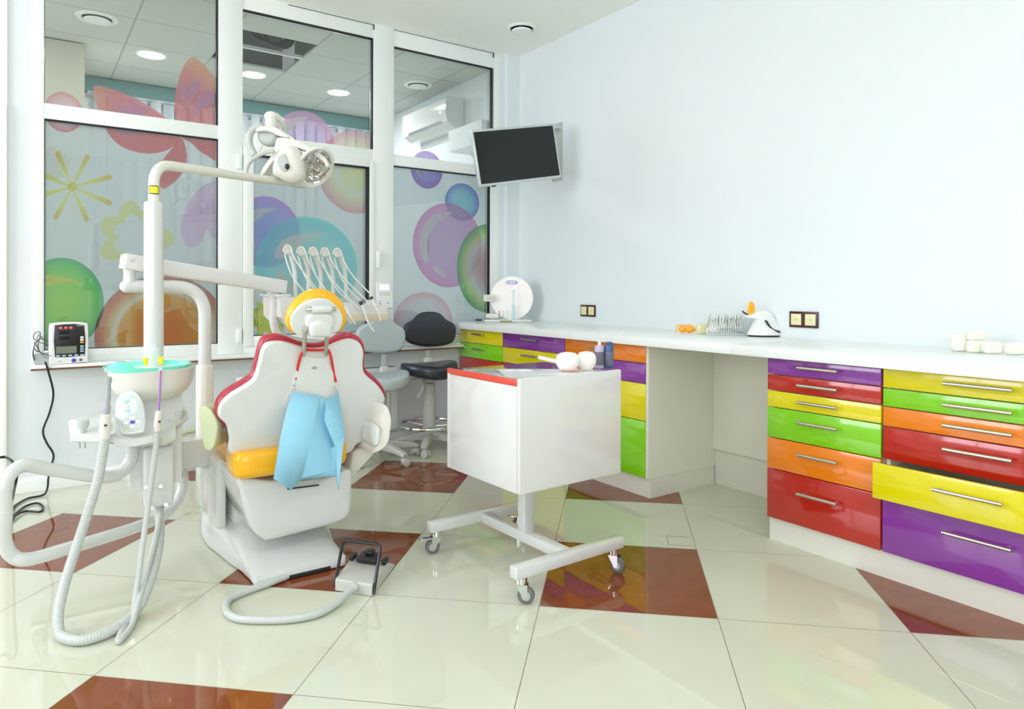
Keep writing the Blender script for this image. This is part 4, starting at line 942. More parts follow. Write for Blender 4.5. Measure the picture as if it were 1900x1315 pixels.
# faceted reflector
rN = (-FW*.62+RT*.42-UP*.78).normalized(); ru, rv, _ = frame(rN); rc = lpnt(1060, 880, -.01)
rim_ = MB(); E1 = [(ru*math.cos(a)*.082+rv*math.sin(a)*.118) for a in [2*PI*i/40 for i in range(41)]]
rim_.tube([rc+e for e in E1], .0085, 10, cap=False); rim_.build('reflector_rim', 'lampwhite', la)
dish = MB(); RS = 8; CS = 14
def dpt(i, j):
    r = i/RS; a = 2*PI*j/CS; return rc+ru*(math.cos(a)*.080*r)+rv*(math.sin(a)*.116*r)-rN*(.035*(1-r*r))
random.seed(5)
for i in range(RS):
    for j in range(CS):
        q = [dpt(i, j), dpt(i, j+1), dpt(i+1, j+1), dpt(i+1, j)]; d = rN*random.uniform(-.004, .004); e = (ru*random.uniform(-.004, .004))
        dish.add([q[0]+d, q[1]+e*0, q[2]-d, q[3]], [[0, 1, 2, 3]] if i else [[0, 2, 3]])
dish.build('reflector', 'chrome', la, angle=1)

# ============================================================ SPITTOON UNIT
un = thing('spittoon_unit', (.40, 3.0, .33), 'white spittoon unit with aqua bowl hanging left of the dental chair', 'spittoon unit')
bc = ony(283, 700, 2.95); rb = .150
bz = ony(283, 684, 2.95).z
MB().lathe((bc.x+.0, 2.97, bz), [(.05, -.115), (.085, -.11), (.125, -.085), (.143, -.05), (.148, 0), (.150, .004), (.146, .006), (.143, .0)], seg=48).build('bowl_housing', 'lampwhite', un)
MB().lathe((bc.x-.012, 2.965, bz+.001), [(.0, -.05), (.06, -.048), (.11, -.03), (.135, -.004), (.150, .011), (.152, .016), (.148, .016), (.133, .003), (.105, -.02), (.05, -.038), (0, -.04)], seg=48).build('glass_bowl', 'teal', un)
MB().loft([[Vector((bc.x-.105+.05*math.cos(a)*sc, 2.965+.04*math.sin(a)*sc, bz+h)) for a in [2*PI*i/20 for i in range(20)]] for h, sc in ((0, 1.1), (.018, .8), (.032, .3))]).build('bowl_lip', 'teal', un)
# cup and yellow clips
pc_ = ony(284, 690, 2.93)
MB().lathe((pc_.x, 2.93, bz+.012), [(.019, 0), (.023, .055), (.021, .066), (.013, .069), (.012, .085), (0, .087)], seg=24).build('filling_nozzle', 'cup', un)
for px_, py_ in ((270.5, 672), (298.5, 670)):
    q = ony(px_, py_, 2.90); MB().lathe(q-Z_*.012, [(.0065, 0), (.0085, .018), (.0105, .022), (.0105, .028), (0, .028)], seg=16).build('tap_clip', 'yel', un)
# column
cl_ = [(bc.x-.075, 2.94), (bc.x+.10, 2.94), (bc.x+.115, 3.0), (bc.x+.11, 3.14), (bc.x-.06, 3.15), (bc.x-.085, 3.02)]
MB().loft([[Vector((x, y, z)) for x, y in cl_] for z in (.35, .36, bz-.10)]).build('column', 'white', un)
lb = MB(); xa, xb = ony(265, 900, 2.92).x, ony(322, 900, 2.92).x; zlo = ony(285, 940, 2.92).z
lb.box(xa, xb, 2.90, 3.02, zlo, .50, .012, 3); lb.build('lower_housing', 'white', un)
lbo = un
for px_, py_ in ((271, 904), (298, 902), (282, 942), (308, 936)): MB().cyl(ony(px_, py_, 2.90), ony(px_, py_, 2.885), .0065, seg=12).build('screw', 'steel', lbo)
# assistant's console
ac_ = thing('assistant_console', D(240, 810, 2.62), 'white assistant console with oval button panel on a thick bent white tube arm', 'console')
dz = lambda x, y, d: D(x, y, d)
Otop = [(127, 778, 2.50), (190, 762, 2.60), (230, 756, 2.72), (345, 754, 2.80), (350, 769, 2.74), (326, 785, 2.66), (326, 800, 2.60), (306, 812, 2.56), (288, 812, 2.50), (286, 806, 2.47), (250, 814, 2.44), (214, 814, 2.42), (208, 806, 2.42), (190, 810, 2.42), (184, 806, 2.42), (130, 805, 2.42)]
Obot = [(x, y+(16 if y > 770 else 10), d) for x, y, d in Otop]
Vt = [dz(*q) for q in Otop]; Vb = [dz(*q) for q in Obot]
tb = MB(); cc = sum(Vt, Vector())/len(Vt); cb_ = sum(Vb, Vector())/len(Vb)
tb.loft([[q+(cb_-q)*.06 for q in Vb], [q+(cb_-q)*.0+Z_*.004 for q in Vb], [q-Z_*.004 for q in Vt], [q+(cc-q)*.05 for q in Vt]]); tb.build('tray_shell', 'white', ac_, angle=40)
MB().pillow(catmull([dz(x, y, d) for x, y, d in [(186, 778, 2.44), (200, 772, 2.46), (214, 776, 2.44), (216, 800, 2.41), (206, 806, 2.40), (190, 806, 2.40)]], 3, True), -FW, .01, .012).build('holder', 'whiteplastic', ac_)
for hx, hy, hd2 in ((154, 788, 2.435), (332, 770, 2.70)):
    c_ = dz(hx, hy, hd2)
    MB().lathe(c_-Z_*.05, [(.006, 0), (.010, .03), (.019, .05), (.0195, .066), (.0, .069)], seg=20).build('holder_cup', 'hose', ac_)
for dx in (-5, 5): MB().cyl(dz(153+dx, 820, 2.43), dz(153+dx, 831, 2.43), .003, seg=8).build('hose_hook', 'steel', ac_)
# button panel
pn = (-FW+UP*.55).normalized()
pO = [(242, 726), (253, 729), (262, 740), (268, 758), (270, 780), (268, 797), (262, 803), (232, 806), (225, 800), (219, 785), (215, 765), (217, 745), (226, 731)]
P0 = dz(243, 770, 2.47)
po = [onp(x, y, P0, pn) for x, y in pO]
MB().pillow(catmull(po, 4, True), pn, .014, .007, p=4, bulge=.4).build('button_panel', 'whiteplastic', ac_)
pi = [onp(242+(x-242)*.86, 767+(y-767)*.88, P0+pn*.0072, pn) for x, y in pO]
MB().plate(catmull(pi, 4, True), pn, .0012, .0004).build('panel_membrane', mat('pale_grey_membrane', lin(196, 206, 204), .35), ac_)
for x, y, m_ in ((234, 745, 'bluebtn'), (249, 744, 'toothwhite'), (235, 753, 'paleyellow'), (250, 752, 'toothwhite'), (236, 762, 'bluebtn'), (250, 761, 'toothwhite'), (246, 783, 'blue'), (235, 784, 'toothwhite'), (257, 782, 'toothwhite'), (246, 775, 'toothwhite'), (246, 791, 'toothwhite'), (235, 799, 'yel')):
    q = onp(x, y, P0+pn*.0085, pn); bu, bv, _ = frame(pn); MB().obox(q, .016 if m_ != 'yel' else .006, .010 if m_ != 'yel' else .005, .003, bu, bv, pn, .001).build('button', m_, ac_)
# suction handpieces (lifted out of their holders, so things of their own)
sh1 = thing('suction_handpiece', dz(196, 790, 2.42), 'large grey suction wand with thick ribbed hose hanging to the floor', 'suction handpiece')
w_ = [dz(x, y, 2.40) for x, y in ((202, 700), (201.5, 712), (201, 730), (199, 750), (197, 768))]
MB().tube(catmull(w_, 4), [.0095]*4+[.0075]*5+[.009]*4+[.0125]*4, 16).build('tube_tip', mat('grey_tip', lin(165, 172, 174), .35), sh1)
MB().tube([dz(202, 705, 2.405), dz(202, 699.5, 2.402)], [.0105, .0085], 16).build('nozzle', 'greyplastic', sh1)
MB().tube([dz(x, y, 2.395) for x, y in ((197, 768), (196.5, 771), (195.5, 790), (195, 800), (195, 813))], [.012, .0165, .0175, .0195, .0165], 18).build('grip', 'offwhite', sh1)
MB().obox(dz(196, 789, 2.375), .008, .006, .006, RT, UP, -FW, .001).build('slide_switch', 'black', sh1)
hp1 = [(195, 812, 2.395), (190, 845, 2.39), (180, 895, 2.37), (160, 960, 2.34), (140, 1020, 2.31), (121, 1080, 2.26), (108, 1140, 2.20), (112, 1180, 2.165), (128, 1202, 2.142), (150, 1207, 2.135), (178, 1197, 2.155), (210, 1176, 2.20), (242, 1148, 2.28), (266, 1110, 2.36), (284, 1062, 2.46), (294, 1015, 2.56), (297, 975, 2.64), (291, 925, 2.72), (285, 880, 2.78), (285, 850, 2.82)]
P = catmull([D(*q) for q in hp1], 40); P = [Vector((q.x, q.y, max(q.z, .0175))) for q in P]
# even spacing so the ribs are regular
def respace(P, st):
    out = [P[0]]; acc = 0
    for a, b in zip(P, P[1:]):
        L_ = (b-a).length; 
        while acc+L_ >= st:
            t = (st-acc)/L_; a = a.lerp(b, t); out.append(a.copy()); L_ = (b-a).length; acc = 0
        acc += L_
    return out
P = respace(P, .0027); MB().tube(P, [.0162 if i % 3 else .0144 for i in range(len(P))], 14).build('ribbed_hose', 'hose', sh1, angle=80)
sh2 = thing('saliva_ejector', dz(294, 780, 2.45), 'slim saliva ejector with purple straw tip and thin grey hose', 'suction handpiece')
MB().tube([dz(298, 686, 2.52), dz(296, 730, 2.50), dz(294, 763, 2.48)], .0042, 10).build('straw_tip', 'purpletube', sh2)
MB().ball(dz(298, 685, 2.52), .006, .006, .006).build('straw_end', 'toothwhite', sh2)
MB().tube([dz(x, y, 2.46) for x, y in ((294, 762), (294, 766), (292.5, 780), (292, 790), (292, 800))], [.008, .0105, .0115, .0125, .0095], 14).build('grip', 'offwhite', sh2)
MB().obox(dz(296, 782, 2.445), .006, .007, .006, RT, UP, -FW, .001).build('slide_switch', 'black', sh2)
hp2_ = [(292, 800, 2.465), (288, 840, 2.47), (280, 900, 2.46), (272, 960, 2.44), (262, 1030, 2.40), (254, 1090, 2.36), (244, 1150, 2.30), (228, 1182, 2.22), (219, 1203, 2.145), (226, 1200, 2.16), (240, 1172, 2.22), (256, 1120, 2.32), (270, 1070, 2.42), (288, 1000, 2.56), (302, 930, 2.70), (309, 870, 2.80), (311, 845, 2.84)]
P = catmull([D(*q) for q in hp2_], 10); P = [Vector((q.x, q.y, max(q.z, .011))) for q in P]
MB().tube(P, .0098, 14).build('thin_hose', 'hose', sh2)
# carrying arm of the console
ca = ac_
pa = [(247, 826, 2.60), (240, 858, 2.60), (205, 884, 2.55), (100, 872, 2.42), (42, 864, 2.33), (10, 895, 2.27), (9, 950, 2.27), (8, 1000, 2.28), (22, 1030, 2.30), (54, 1037, 2.33), (130, 1016, 2.45), (252, 978, 2.72), (312, 950, 2.88), (337, 912, 2.96), (338, 868, 2.98)]
P = catmull([D(*q) for q in pa], 10); MB().tube(P, .0222, 24).build('bent_arm', 'white', ca)
for (x, y, d) in ((9, 948, 2.27), (338, 890, 2.97)): MB().lathe(D(x, y, d)-Z_*.003, [(.0222, 0), (.0232, .001), (.0232, .005), (.0222, .006)], seg=24).build('joint_ring', 'whiteplastic', ca)

# ============================================================ PATIENT BIB AND CORD
bb = thing('patient_bib', f_(590, 800, .05), 'light blue paper bib clipped to a red cord over the back of the dental chair', 'bib')
V = {}
def bp_(k, x, y, off): V[k] = ony(x, y, (2.655 if y < 770 else 2.635)-off)
for k, x, y, off in (('a', 543.6, 727, .012), ('b', 594, 735, .004), ('c', 604, 742, -.0), ('d', 627.6, 728, .014), ('e', 640, 804, .035), ('f', 622.5, 829, .032), ('g', 602, 780, .028), ('h', 603, 745, .012),
    ('i', 627.6, 910, .045), ('j', 624, 884, .02), ('k', 559, 890, .02), ('l', 540, 909, .045), ('m', 507.5, 888, .05), ('n', 521, 807, .04), ('o', 533, 756, .025), ('p', 577, 815, .038), ('q', 570, 822, .042), ('r', 582, 780, .022), ('s', 617, 875, .016), ('t', 615, 830, .012)): bp_(k, x, y, off)
sheet = MB()
def quad(*ks): sheet.add([V[k] for k in ks], [list(range(len(ks)))])
quad('o', 'a', 'b', 'r', 'p', 'n'); quad('n', 'p', 'l', 'm'); quad('b', 'c', 'h', 't', 's', 'j', 'k', 'l', 'p', 'r')
quad('h', 'c', 'd', 'e', 'f', 'g'); quad('g', 'f', 't', 'h'); quad('f', 'e', 'i', 'j', 's', 't')
so = sheet.build('paper_sheet', 'bib', bb, angle=20)
md = so.modifiers.new('thickness', 'SOLIDIFY'); md.thickness = .0012
for k, (x, y) in enumerate(((546, 715), (624, 720))):
    cx_ = MB(); q = ony(x, y, 2.652); cx_.obox(q, .008, .030, .005, X_, Z_, -Y_, .001); cx_.obox(q-Z_*.010, .014, .010, .006, X_, Z_, -Y_, .002); cx_.build('clip', 'chrome', bb)
cr = [ony(548, 704, 2.652), ony(551, 690, 2.648), f_(557, 662, .040), f_(563, 651, .036), f_(568, 649, .036), f_(586, 649.5, .036), f_(605, 649, .036), f_(610, 651, .036), f_(614, 662, .040), ony(619, 690, 2.648), ony(623, 708, 2.652)]
MB().tube(catmull(cr, 6), .0052, 12).build('red_cord', 'cordred', bb)

# ============================================================ FOOT PEDAL
fp = [onz(622, 1096), onz(690, 1107), onz(732, 1052)]
o_ = fp[0]; fu_ = (fp[1]-fp[0]); fw_ = fu_.length; fu_.normalize(); fv_ = (fp[2]-fp[1]); fl_ = fv_.length; fv_.normalize()
pd = thing('foot_pedal', o_+fu_*fw_/2+fv_*fl_/2, 'grey foot control with black stirrup bar and black pedals on the floor', 'foot pedal')
def fo(a, b, c): return o_+fu_*(a*fw_)+fv_*(b*fl_)+Z_*c
MB().loft([[fo(0, 0, .002), fo(1, 0, .002), fo(1, 0, .038), fo(0, 0, .038)], [fo(0, .02, .002), fo(1, .02, .002), fo(1, .02, .043), fo(0, .02, .043)], [fo(0, .62, .002), fo(1, .62, .002), fo(1, .62, .058), fo(0, .62, .058)], [fo(0, 1, .002), fo(1, 1, .002), fo(1, 1, .012), fo(0, 1, .012)]]).build('housing', mat('light_grey_metal', lin(196, 198, 190), .35), pd)
bt = lambda: frame(fv_)
MB().obox(fo(.5, .62, .068), .085, .075, .02, fu_, fv_, Z_, .005, 2).build('pedal', 'black', pd)
MB().obox(fo(.5, .66, .086), .035, .04, .014, fu_, fv_, Z_, .006, 2).build('pedal_button', 'black', pd)
for a in (.05, .97): MB().obox(fo(a, .6, .066), .022, .045, .018, fu_, fv_, Z_, .004, 2).build('side_button', 'black', pd)
st = fillet([fo(-.03, .02, .012), fo(-.03, .32, .155), fo(1.03, .32, .155), fo(1.03, .02, .008)], .018, 5)
MB().tube(st, .0062, 10).build('stirrup_bar', 'black', pd)
hz = [fo(.55, -.0, .028), fo(.50, -.08, .026)]+[onz(x, y, .0145) for x, y in [(624, 1119), (590, 1138), (540, 1148), (480, 1150), (438, 1146), (420, 1132), (425, 1112), (455, 1097), (495, 1083), (530, 1070)]]
MB().tube(catmull(hz, 10), .0125, 16).build('cable_hose', 'hose', pd)
MB().cyl(fo(.55, .02, .028), fo(.52, -.07, .027), .0165, seg=16, bev=.003).build('hose_socket', 'hose', pd)

# ============================================================ STOOLS
def caster(parent, x, y, ang, m='greyplastic', r=.025, top=.075):
    u = Vector((math.cos(ang), math.sin(ang), 0)); s_ = Vector((-u.y, u.x, 0)); c = Vector((x, y, r))
    b_ = MB(); b_.cyl((x, y, r*1.2), (x, y, top), .012, seg=12); b_.ball(Vector((x, y, r*1.35))+u*.004, .022, .026, .022, 14, 8, u, s_, Z_)
    o = b_.build('caster', m, parent)
    for k in (-1, 1): MB().cyl(c+u*.012+s_*(k*.012), c+u*.012+s_*(k*.026), r, seg=22, bev=.003).build('wheel', m, o)
    return o
def stool(cx, cy, mu, mf, seat_z, label, ring=None, rot=0, seat_r=.19, back=(0, 0, .1, .3), ph=0):
    t = thing('dental_stool', (cx, cy, 0), label, 'stool', None)
    hub = MB(); hub.lathe((cx, cy, .07), [(.05, 0), (.055, .03), (.035, .06), (.03, .07)], seg=24); hub.build('hub', mf, t)
    Rb = .235
    for k in range(5):
        a = ph+2*PI*k/5; u = Vector((math.cos(a), math.sin(a), 0)); s_ = Vector((-u.y, u.x, 0)); secs = []
        for d, w_, zt, zb in ((.03, .032, .125, .075), (.10, .028, .118, .075), (.18, .025, .10, .07), (Rb+.012, .022, .082, .062), (Rb+.02, .018, .078, .064)):
            c = Vector((cx, cy, 0))+u*d; secs.append([c+s_*w_+Z_*zb, c+s_*w_+Z_*(zt-.012), c+s_*w_*.6+Z_*zt, c-s_*w_*.6+Z_*zt, c-s_*w_+Z_*(zt-.012), c-s_*w_+Z_*zb])
        lg = MB().loft(secs).build('leg', mf, t)
        caster(t, cx+u.x*Rb, cy+u.y*Rb, a+1.2, mf)
    MB().lathe((cx, cy, .10), [(.046, 0), (.044, .2), (.040, .22), (.038, seat_z-.20)], seg=24).build('column', mf, t)
    MB().box(cx-.045, cx+.045, cy-.05, cy+.05, seat_z-.085, seat_z-.035, .012, 3).build('mechanism', mf, t)
    if ring:
        rr = ring; b_ = MB(); b_.tube([Vector((cx+rr*math.cos(a), cy+rr*math.sin(a), .175)) for a in [2*PI*i/56 for i in range(57)]], .0115, 10, cap=False)
        for k in range(5): a = ph+.4+2*PI*k/5; b_.tube([Vector((cx+.03*math.cos(a), cy+.03*math.sin(a), .16)), Vector((cx+rr*math.cos(a), cy+rr*math.sin(a), .172))], .008, 8)
        b_.lathe((cx, cy, .15), [(.036, 0), (.042, .01), (.040, .03), (.034, .035)], seg=24); b_.build('foot_ring', 'chrome', t)
    # saddle-like seat
    O = [Vector((cx+seat_r*math.cos(a)*(1+.06*math.cos(2*a)), cy+seat_r*.95*math.sin(a), seat_z+.018*math.cos(2*a))) for a in [2*PI*i/40 for i in range(40)]]
    MB().pillow(O, Z_, .048, .032, p=3, layers=6, bulge=.6).build('seat', mu, t)
    l_ = MB(); l_.tube(catmull([Vector((cx-.04, cy, seat_z-.06)), Vector((cx-.13, cy-.02, seat_z-.062)), Vector((cx-.21, cy-.03, seat_z-.085))], 5), [.006]*8+[.010]*3, 10); l_.build('lever', mf, t)
    l_ = MB(); l_.tube(catmull([Vector((cx-.05, cy-.03, seat_z-.055)), Vector((cx-.075, cy-.06, seat_z-.08)), Vector((cx-.09, cy-.07, seat_z-.13)), Vector((cx-.135, cy-.08, seat_z-.18))], 5), [.007]*8+[.009]*8, 10); l_.build('lever', mf, t)
    return t
def backrest(t, yb, outline, mu, mf, stem, seat_z, th=.03):
    O = [ony(x, y, yb) for x, y in outline]
    MB().pillow(catmull(O, 4, True), (0, -1, 0), th, th*.8, p=2.4, layers=6, bulge=.8).build('backrest', mu, t)
    a, b, wd = stem; p0 = ony(a, b, yb+.02)
    MB().box(p0.x-wd/2, p0.x+wd/2, yb+.012, yb+.022, seat_z-.04, p0.z+.04, .003).build('backrest_stem', 'greyplastic', t)
    MB().box(p0.x-wd*.85, p0.x+wd*.85, yb-.004, yb+.034, seat_z-.05, seat_z+.055, .008, 3).build('stem_housing', 'whiteplastic', t)
sb = stool(2.27, 4.22, 'navy', 'greyplastic', .555, 'tall stool with dark navy seat and chrome foot ring by the window sill', ring=.205, ph=-2.2)
backrest(sb, 4.39, [(797, 578), (815, 581), (828, 593), (842, 601), (845, 616), (840, 633), (825, 640), (797, 643), (770, 640), (754, 632), (749, 616), (752, 602), (766, 593), (779, 581)], 'navy', 'greyplastic', (793, 660, .036), .555)
sg = stool(1.875, 4.14, 'greyvinyl', 'greyplastic', .52, 'lower stool with pale grey backrest and seat partly behind the dental chair', ph=-1.35, seat_r=.18)
backrest(sg, 4.31, [(708, 586), (722, 590), (736, 602), (749, 611), (751, 630), (745, 646), (730, 653), (700, 655), (676, 651), (662, 640), (660, 620), (668, 606), (684, 598), (696, 589)], 'greyvinyl', 'greyplastic', (712, 668, .034), .52)

# ============================================================ WHITE TROLLEY
ta = .033; tu_ = Vector((math.cos(ta), math.sin(ta), 0)); tv_ = Vector((-math.sin(ta), math.cos(ta), 0))
sc_ = .845; o3 = Vector((1.714*sc_, 2.383*sc_, 0)); tw, td = .607*sc_, .586*sc_; zb3 = CAMH-(CAMH-.227)*sc_; zt3 = CAMH-(CAMH-.72)*sc_
tl = thing('instrument_trolley', o3+tu_*tw/2+tv_*td/2, 'white box trolley with red edge strip and glass top on four casters', 'trolley')
def to(a, b, z): return Vector((o3.x, o3.y, 0))+tu_*a+tv_*b+Z_*z
def tbox(name, m, a0, a1, b0, b1, z0, z1, r=.004, parent=None):
    return MB().obox(to((a0+a1)/2, (b0+b1)/2, (z0+z1)/2), a1-a0, b1-b0, z1-z0, tu_, tv_, Z_, r, 2).build(name, m, parent or tl)
th_ = .022
tbox('front_panel', 'lacquer', 0, tw, 0, th_, zb3, zt3, .006)
tbox('back_panel', 'lacquer', 0, tw, td-th_, td, zb3, zt3-.022, .004)
tbox('side_panel', 'lacquer', .001, th_, th_, td-th_, zb3, zt3-.030, .003)
tbox('side_panel', 'lacquer', tw-th_, tw, th_, td-th_, zb3, zt3-.030, .003)
tbox('red_edge_strip', 'glassred', .0, .010, th_, td, zt3-.0295, zt3-.006, .002)
tbox('bottom_panel', 'lacquer', th_, tw-th_, th_, td-th_, zb3+.002, zb3+.02, .0)
tbox('glass_top', mat('dark_glass_top', lin(214, 212, 208), .02, coat=1, ior=1.55), .011, tw, th_+.0005, td, zt3-.021, zt3-.012, .001)
# stand
pcx, pcy = tw*.5, td*.5
def fr(px, py, z): 
    p = onz(px, py, z)-Vector((o3.x, o3.y, 0)); return p.dot(tu_), p.dot(tv_)
w4 = [onz(812, 1030), onz(973, 1118), onz(1134, 1060), onz(965, 980)]
L4 = [((p-Vector((o3.x, o3.y, 0))).dot(tu_), (p-Vector((o3.x, o3.y, 0))).dot(tv_)) for p in w4]
b_near = (L4[1][1]+L4[2][1])/2; b_far = (L4[0][1]+L4[3][1])/2; a_l = (L4[0][0]+L4[1][0])/2; a_r = (L4[2][0]+L4[3][0])/2
amid = (a_l+a_r)/2; bmid = (b_near+b_far)/2
zc3 = .092
tbox('foot_beam', 'white', a_l-.035, a_r+.035, b_near-.022, b_near+.022, zc3, zc3+.042, .004)
tbox('foot_beam', 'white', a_l-.035, a_r+.035, b_far-.022, b_far+.022, zc3, zc3+.042, .004)
tbox('cross_beam', 'white', amid-.022, amid+.022, b_near+.022, b_far-.022, zc3+.001, zc3+.041, .003)
tbox('post', 'white', amid-.024, amid+.024, bmid-.05, bmid-.002, zc3+.04, zb3+.003, .003)
def tcaster(a, b, ang, brake):
    p = to(a, b, 0); u = Vector((math.cos(ang), math.sin(ang), 0)); s_ = Vector((-u.y, u.x, 0)); r = .030; c = Vector((p.x, p.y, r))+u*.018
    g = MB(); g.cyl(Vector((p.x, p.y, .078)), Vector((p.x, p.y, .092)), .022, seg=20); g.lathe(Vector((p.x, p.y, .066)), [(.012, 0), (.02, .004), (.02, .012)], seg=20)
    for k in (-1, 1):
        q = [c+s_*(k*.014)+u*(-.034)+Z_*.036, c+s_*(k*.014)+u*(.006)+Z_*.040, c+s_*(k*.014)+u*.008-Z_*.006, c+s_*(k*.014)-u*.008-Z_*.006]
        g.plate(q, s_*k, .0025)
    o = g.build('caster', 'chrome', tl)
    MB().cyl(c-s_*.010, c+s_*.010, r, seg=26, bev=.004).build('wheel', 'rubber', o)
    MB().cyl(c-s_*.0115, c+s_*.0115, r*.55, seg=20).build('wheel_disc', 'greyplastic', o)
    if brake: MB().obox(c+u*(.03)*brake+Z_*.036, .05, .03, .006, u, s_, Z_, .002).build('brake_lever', 'chrome', o)
tcaster(a_l, b_far, PI*.95, 1); tcaster(a_l, b_near, -PI*.25, 0); tcaster(a_r, b_near, -PI*.4, 0); tcaster(a_r, b_far, PI*.8, 1)
# tooth model with its handle, and two bottles on the trolley
ZG = zt3-.0118
tm = onz(1066, 688, ZG); s = (tm-CAM).dot(FW)/F_PX
mdl = thing('dental_model', (tm.x, tm.y, ZG), 'big white plastic teeth model with handle lying on the trolley glass', 'dental model')
def tooth(px, w_, h_, dd):
    c = D(px, 668, (tm-CAM).dot(FW)+dd); b_ = MB(); secs = []
    for h, sx, sy, sh in ((-.0, .55, .6, 0), (.12, .78, .8, 0), (.35, .97, .98, 0), (.6, 1.0, 1, .0), (.82, .9, .9, 0), (.95, .66, .66, 0), (1, .3, .3, 0)):
        secs.append([Vector((c.x, c.y, ZG+.002))+u2*(w_*s*.5*sx*math.cos(a))+n2*(.03*sy*math.sin(a))+Z_*(h*h_*s) for a in [2*PI*i/28 for i in range(28)]])
    return b_.loft(secs)
tooth(1053, 44, 34, -.0).build('tooth_block', 'toothwhite', mdl); tooth(1088, 38, 34, .035).build('tooth_block', 'toothwhite', mdl)
g = MB(); g.loft([[Vector((q.x, q.y, ZG+.0015+h))+u2*(18*s*sc*math.cos(a))+n2*(.028*sc*math.sin(a)) for a in [2*PI*i/24 for i in range(24)]] for q in [D(1056, 690, (tm-CAM).dot(FW))] for h, sc in ((0, .85), (.008, 1.0), (.010, .9))]); g.build('gum', 'gum', mdl)
MB().tube(catmull([D(1040, 672, (tm-CAM).dot(FW)), D(1018, 667, (tm-CAM).dot(FW)+.02), D(1000, 663, (tm-CAM).dot(FW)+.05)], 6), .0075, 12).build('handle', 'toothwhite', mdl)
for px, m_, lab, hh in ((1112, 'bottle_l', 'lilac spray bottle standing on the trolley, left of the blue one', 46), (1130, 'bottle_b', 'dark blue bottle standing on the trolley at its right corner', 48)):
    q = onz(px, 682.5, ZG); s = (q-CAM).dot(FW)/F_PX; bt_ = thing('spray_bottle', (q.x, q.y, ZG), lab, 'bottle')
    MB().lathe((q.x, q.y, ZG), [(8.2*s, 0), (8.8*s, .003), (8.8*s, (hh-8)*s), (8*s, (hh-5)*s), (5*s, (hh-3.5)*s), (5*s, hh*s)] if m_ == 'bottle_b' else [(8.2*s, 0), (8.8*s, .003), (8.8*s, (hh-8)*s), (8*s, (hh-5)*s), (3.5*s, (hh-3)*s)], seg=28).build('body', m_, bt_)
    MB().lathe((q.x, q.y, ZG+6*s), [(8.95*s, 0), (9.05*s, .001), (9.05*s, 24*s), (8.95*s, 24.5*s)], seg=28).build('label_band', 'label', bt_)
    MB().lathe((q.x, q.y, ZG+(hh-4)*s), [(6*s, 0), (6.4*s, 1*s), (6.4*s, 3*s), (5.6*s, 4.5*s), (0, 5*s)] if m_ == 'bottle_b' else [(3*s, 0), (3*s, 5*s), (1.8*s, 7*s), (0, 7.5*s)], seg=20).build('cap', m_ if m_ == 'bottle_b' else 'toothwhite', bt_)

# ============================================================ VITAL SIGNS MONITOR ON THE SILL
mc = ony(127, 672, W-.09); s = (mc-CAM).dot(FW)/F_PX; ZS = .6905
mn = (CAM-Vector((mc.x, mc.y, CAMH))); mn.normalize(); mn = (mn+X_*.12).normalized(); mu_ = Z_.cross(mn)
vm_ = thing('vital_signs_monitor', (mc.x, mc.y, ZS), 'small white patient monitor with three red digits standing on the window sill', 'monitor')
mm = Vector((mc.x, mc.y, ZS))
B = lambda x, y, off=0: mm+mu_*((x-128)*s)+Z_*((672-y)*s+.002)+mn*(.035+off)
case = [B(x, y) for x, y in [(100, 598), (113, 596), (142, 596), (153, 598), (157, 602), (158, 630), (157, 668), (153, 671), (103, 673), (98, 670), (97, 630), (98, 602)]]
MB().pillow(catmull(case, 3, True), mn, .07, .006, p=5, bulge=.25).build('case', 'monwhite', vm_)
MB().plate([B(x, y, .0075) for x, y in [(105, 601), (120, 599.5), (137, 599.5), (151, 602), (153, 630), (152, 658), (125, 660), (105.5, 659), (103.5, 630)]], mn, .001, .0003).build('front_glass', 'black', vm_)
for x in (114, 122, 130): MB().obox(B(x, 606, .009), 4.2*s, 3*s, .0012, mu_, Z_, mn, .0005).build('red_digit', 'redled', vm_)
for y in (615, 625): MB().obox(B(120, y, .0088), 17*s, 6.5*s, .0008, mu_, Z_, mn).build('digit_window', 'screenoff', vm_)
MB().obox(B(123, 646.5, .009), 32*s, 13*s, .001, mu_, Z_, mn).build('lcd_screen', 'lcd', vm_)
for x in (110, 119.5, 129, 138.5, 148): MB().obox(B(x, 657, .009), 6*s, 3*s, .0014, mu_, Z_, mn, .0004).build('soft_key', 'bluebtn', vm_)
for y, m_ in ((624.5, 'toothwhite'), (629, 'toothwhite'), (633.5, 'orangebtn'), (641, 'bluebtn'), (645.5, 'bluebtn'), (650, 'bluebtn')): MB().obox(B(147.5, y, .009), 5.5*s, 3.2*s, .0014, mu_, Z_, mn, .0004).build('side_key', m_, vm_)
text_mesh('mindray', 3.4*s, 'toothwhite', 'brand_text', vm_, B(144, 602.5, .0095), mu_, Z_, mn, .0002)
MB().lathe(B(134.5, 666.5, .006), [(3.6*s, 0), (3.6*s, .004), (2.6*s, .005), (0, .005)], axis=mn, seg=18).build('blue_connector', 'blue', vm_)
MB().lathe(B(145.5, 666, .006), [(2.6*s, 0), (2.6*s, .003), (0, .003)], axis=mn, seg=16).build('grey_connector', 'rubber', vm_)
MB().lathe(B(112.5, 667, .006), [(2.0*s, 0), (2.0*s, .002), (0, .002)], axis=mn, seg=16).build('power_button', 'green_pale', vm_)
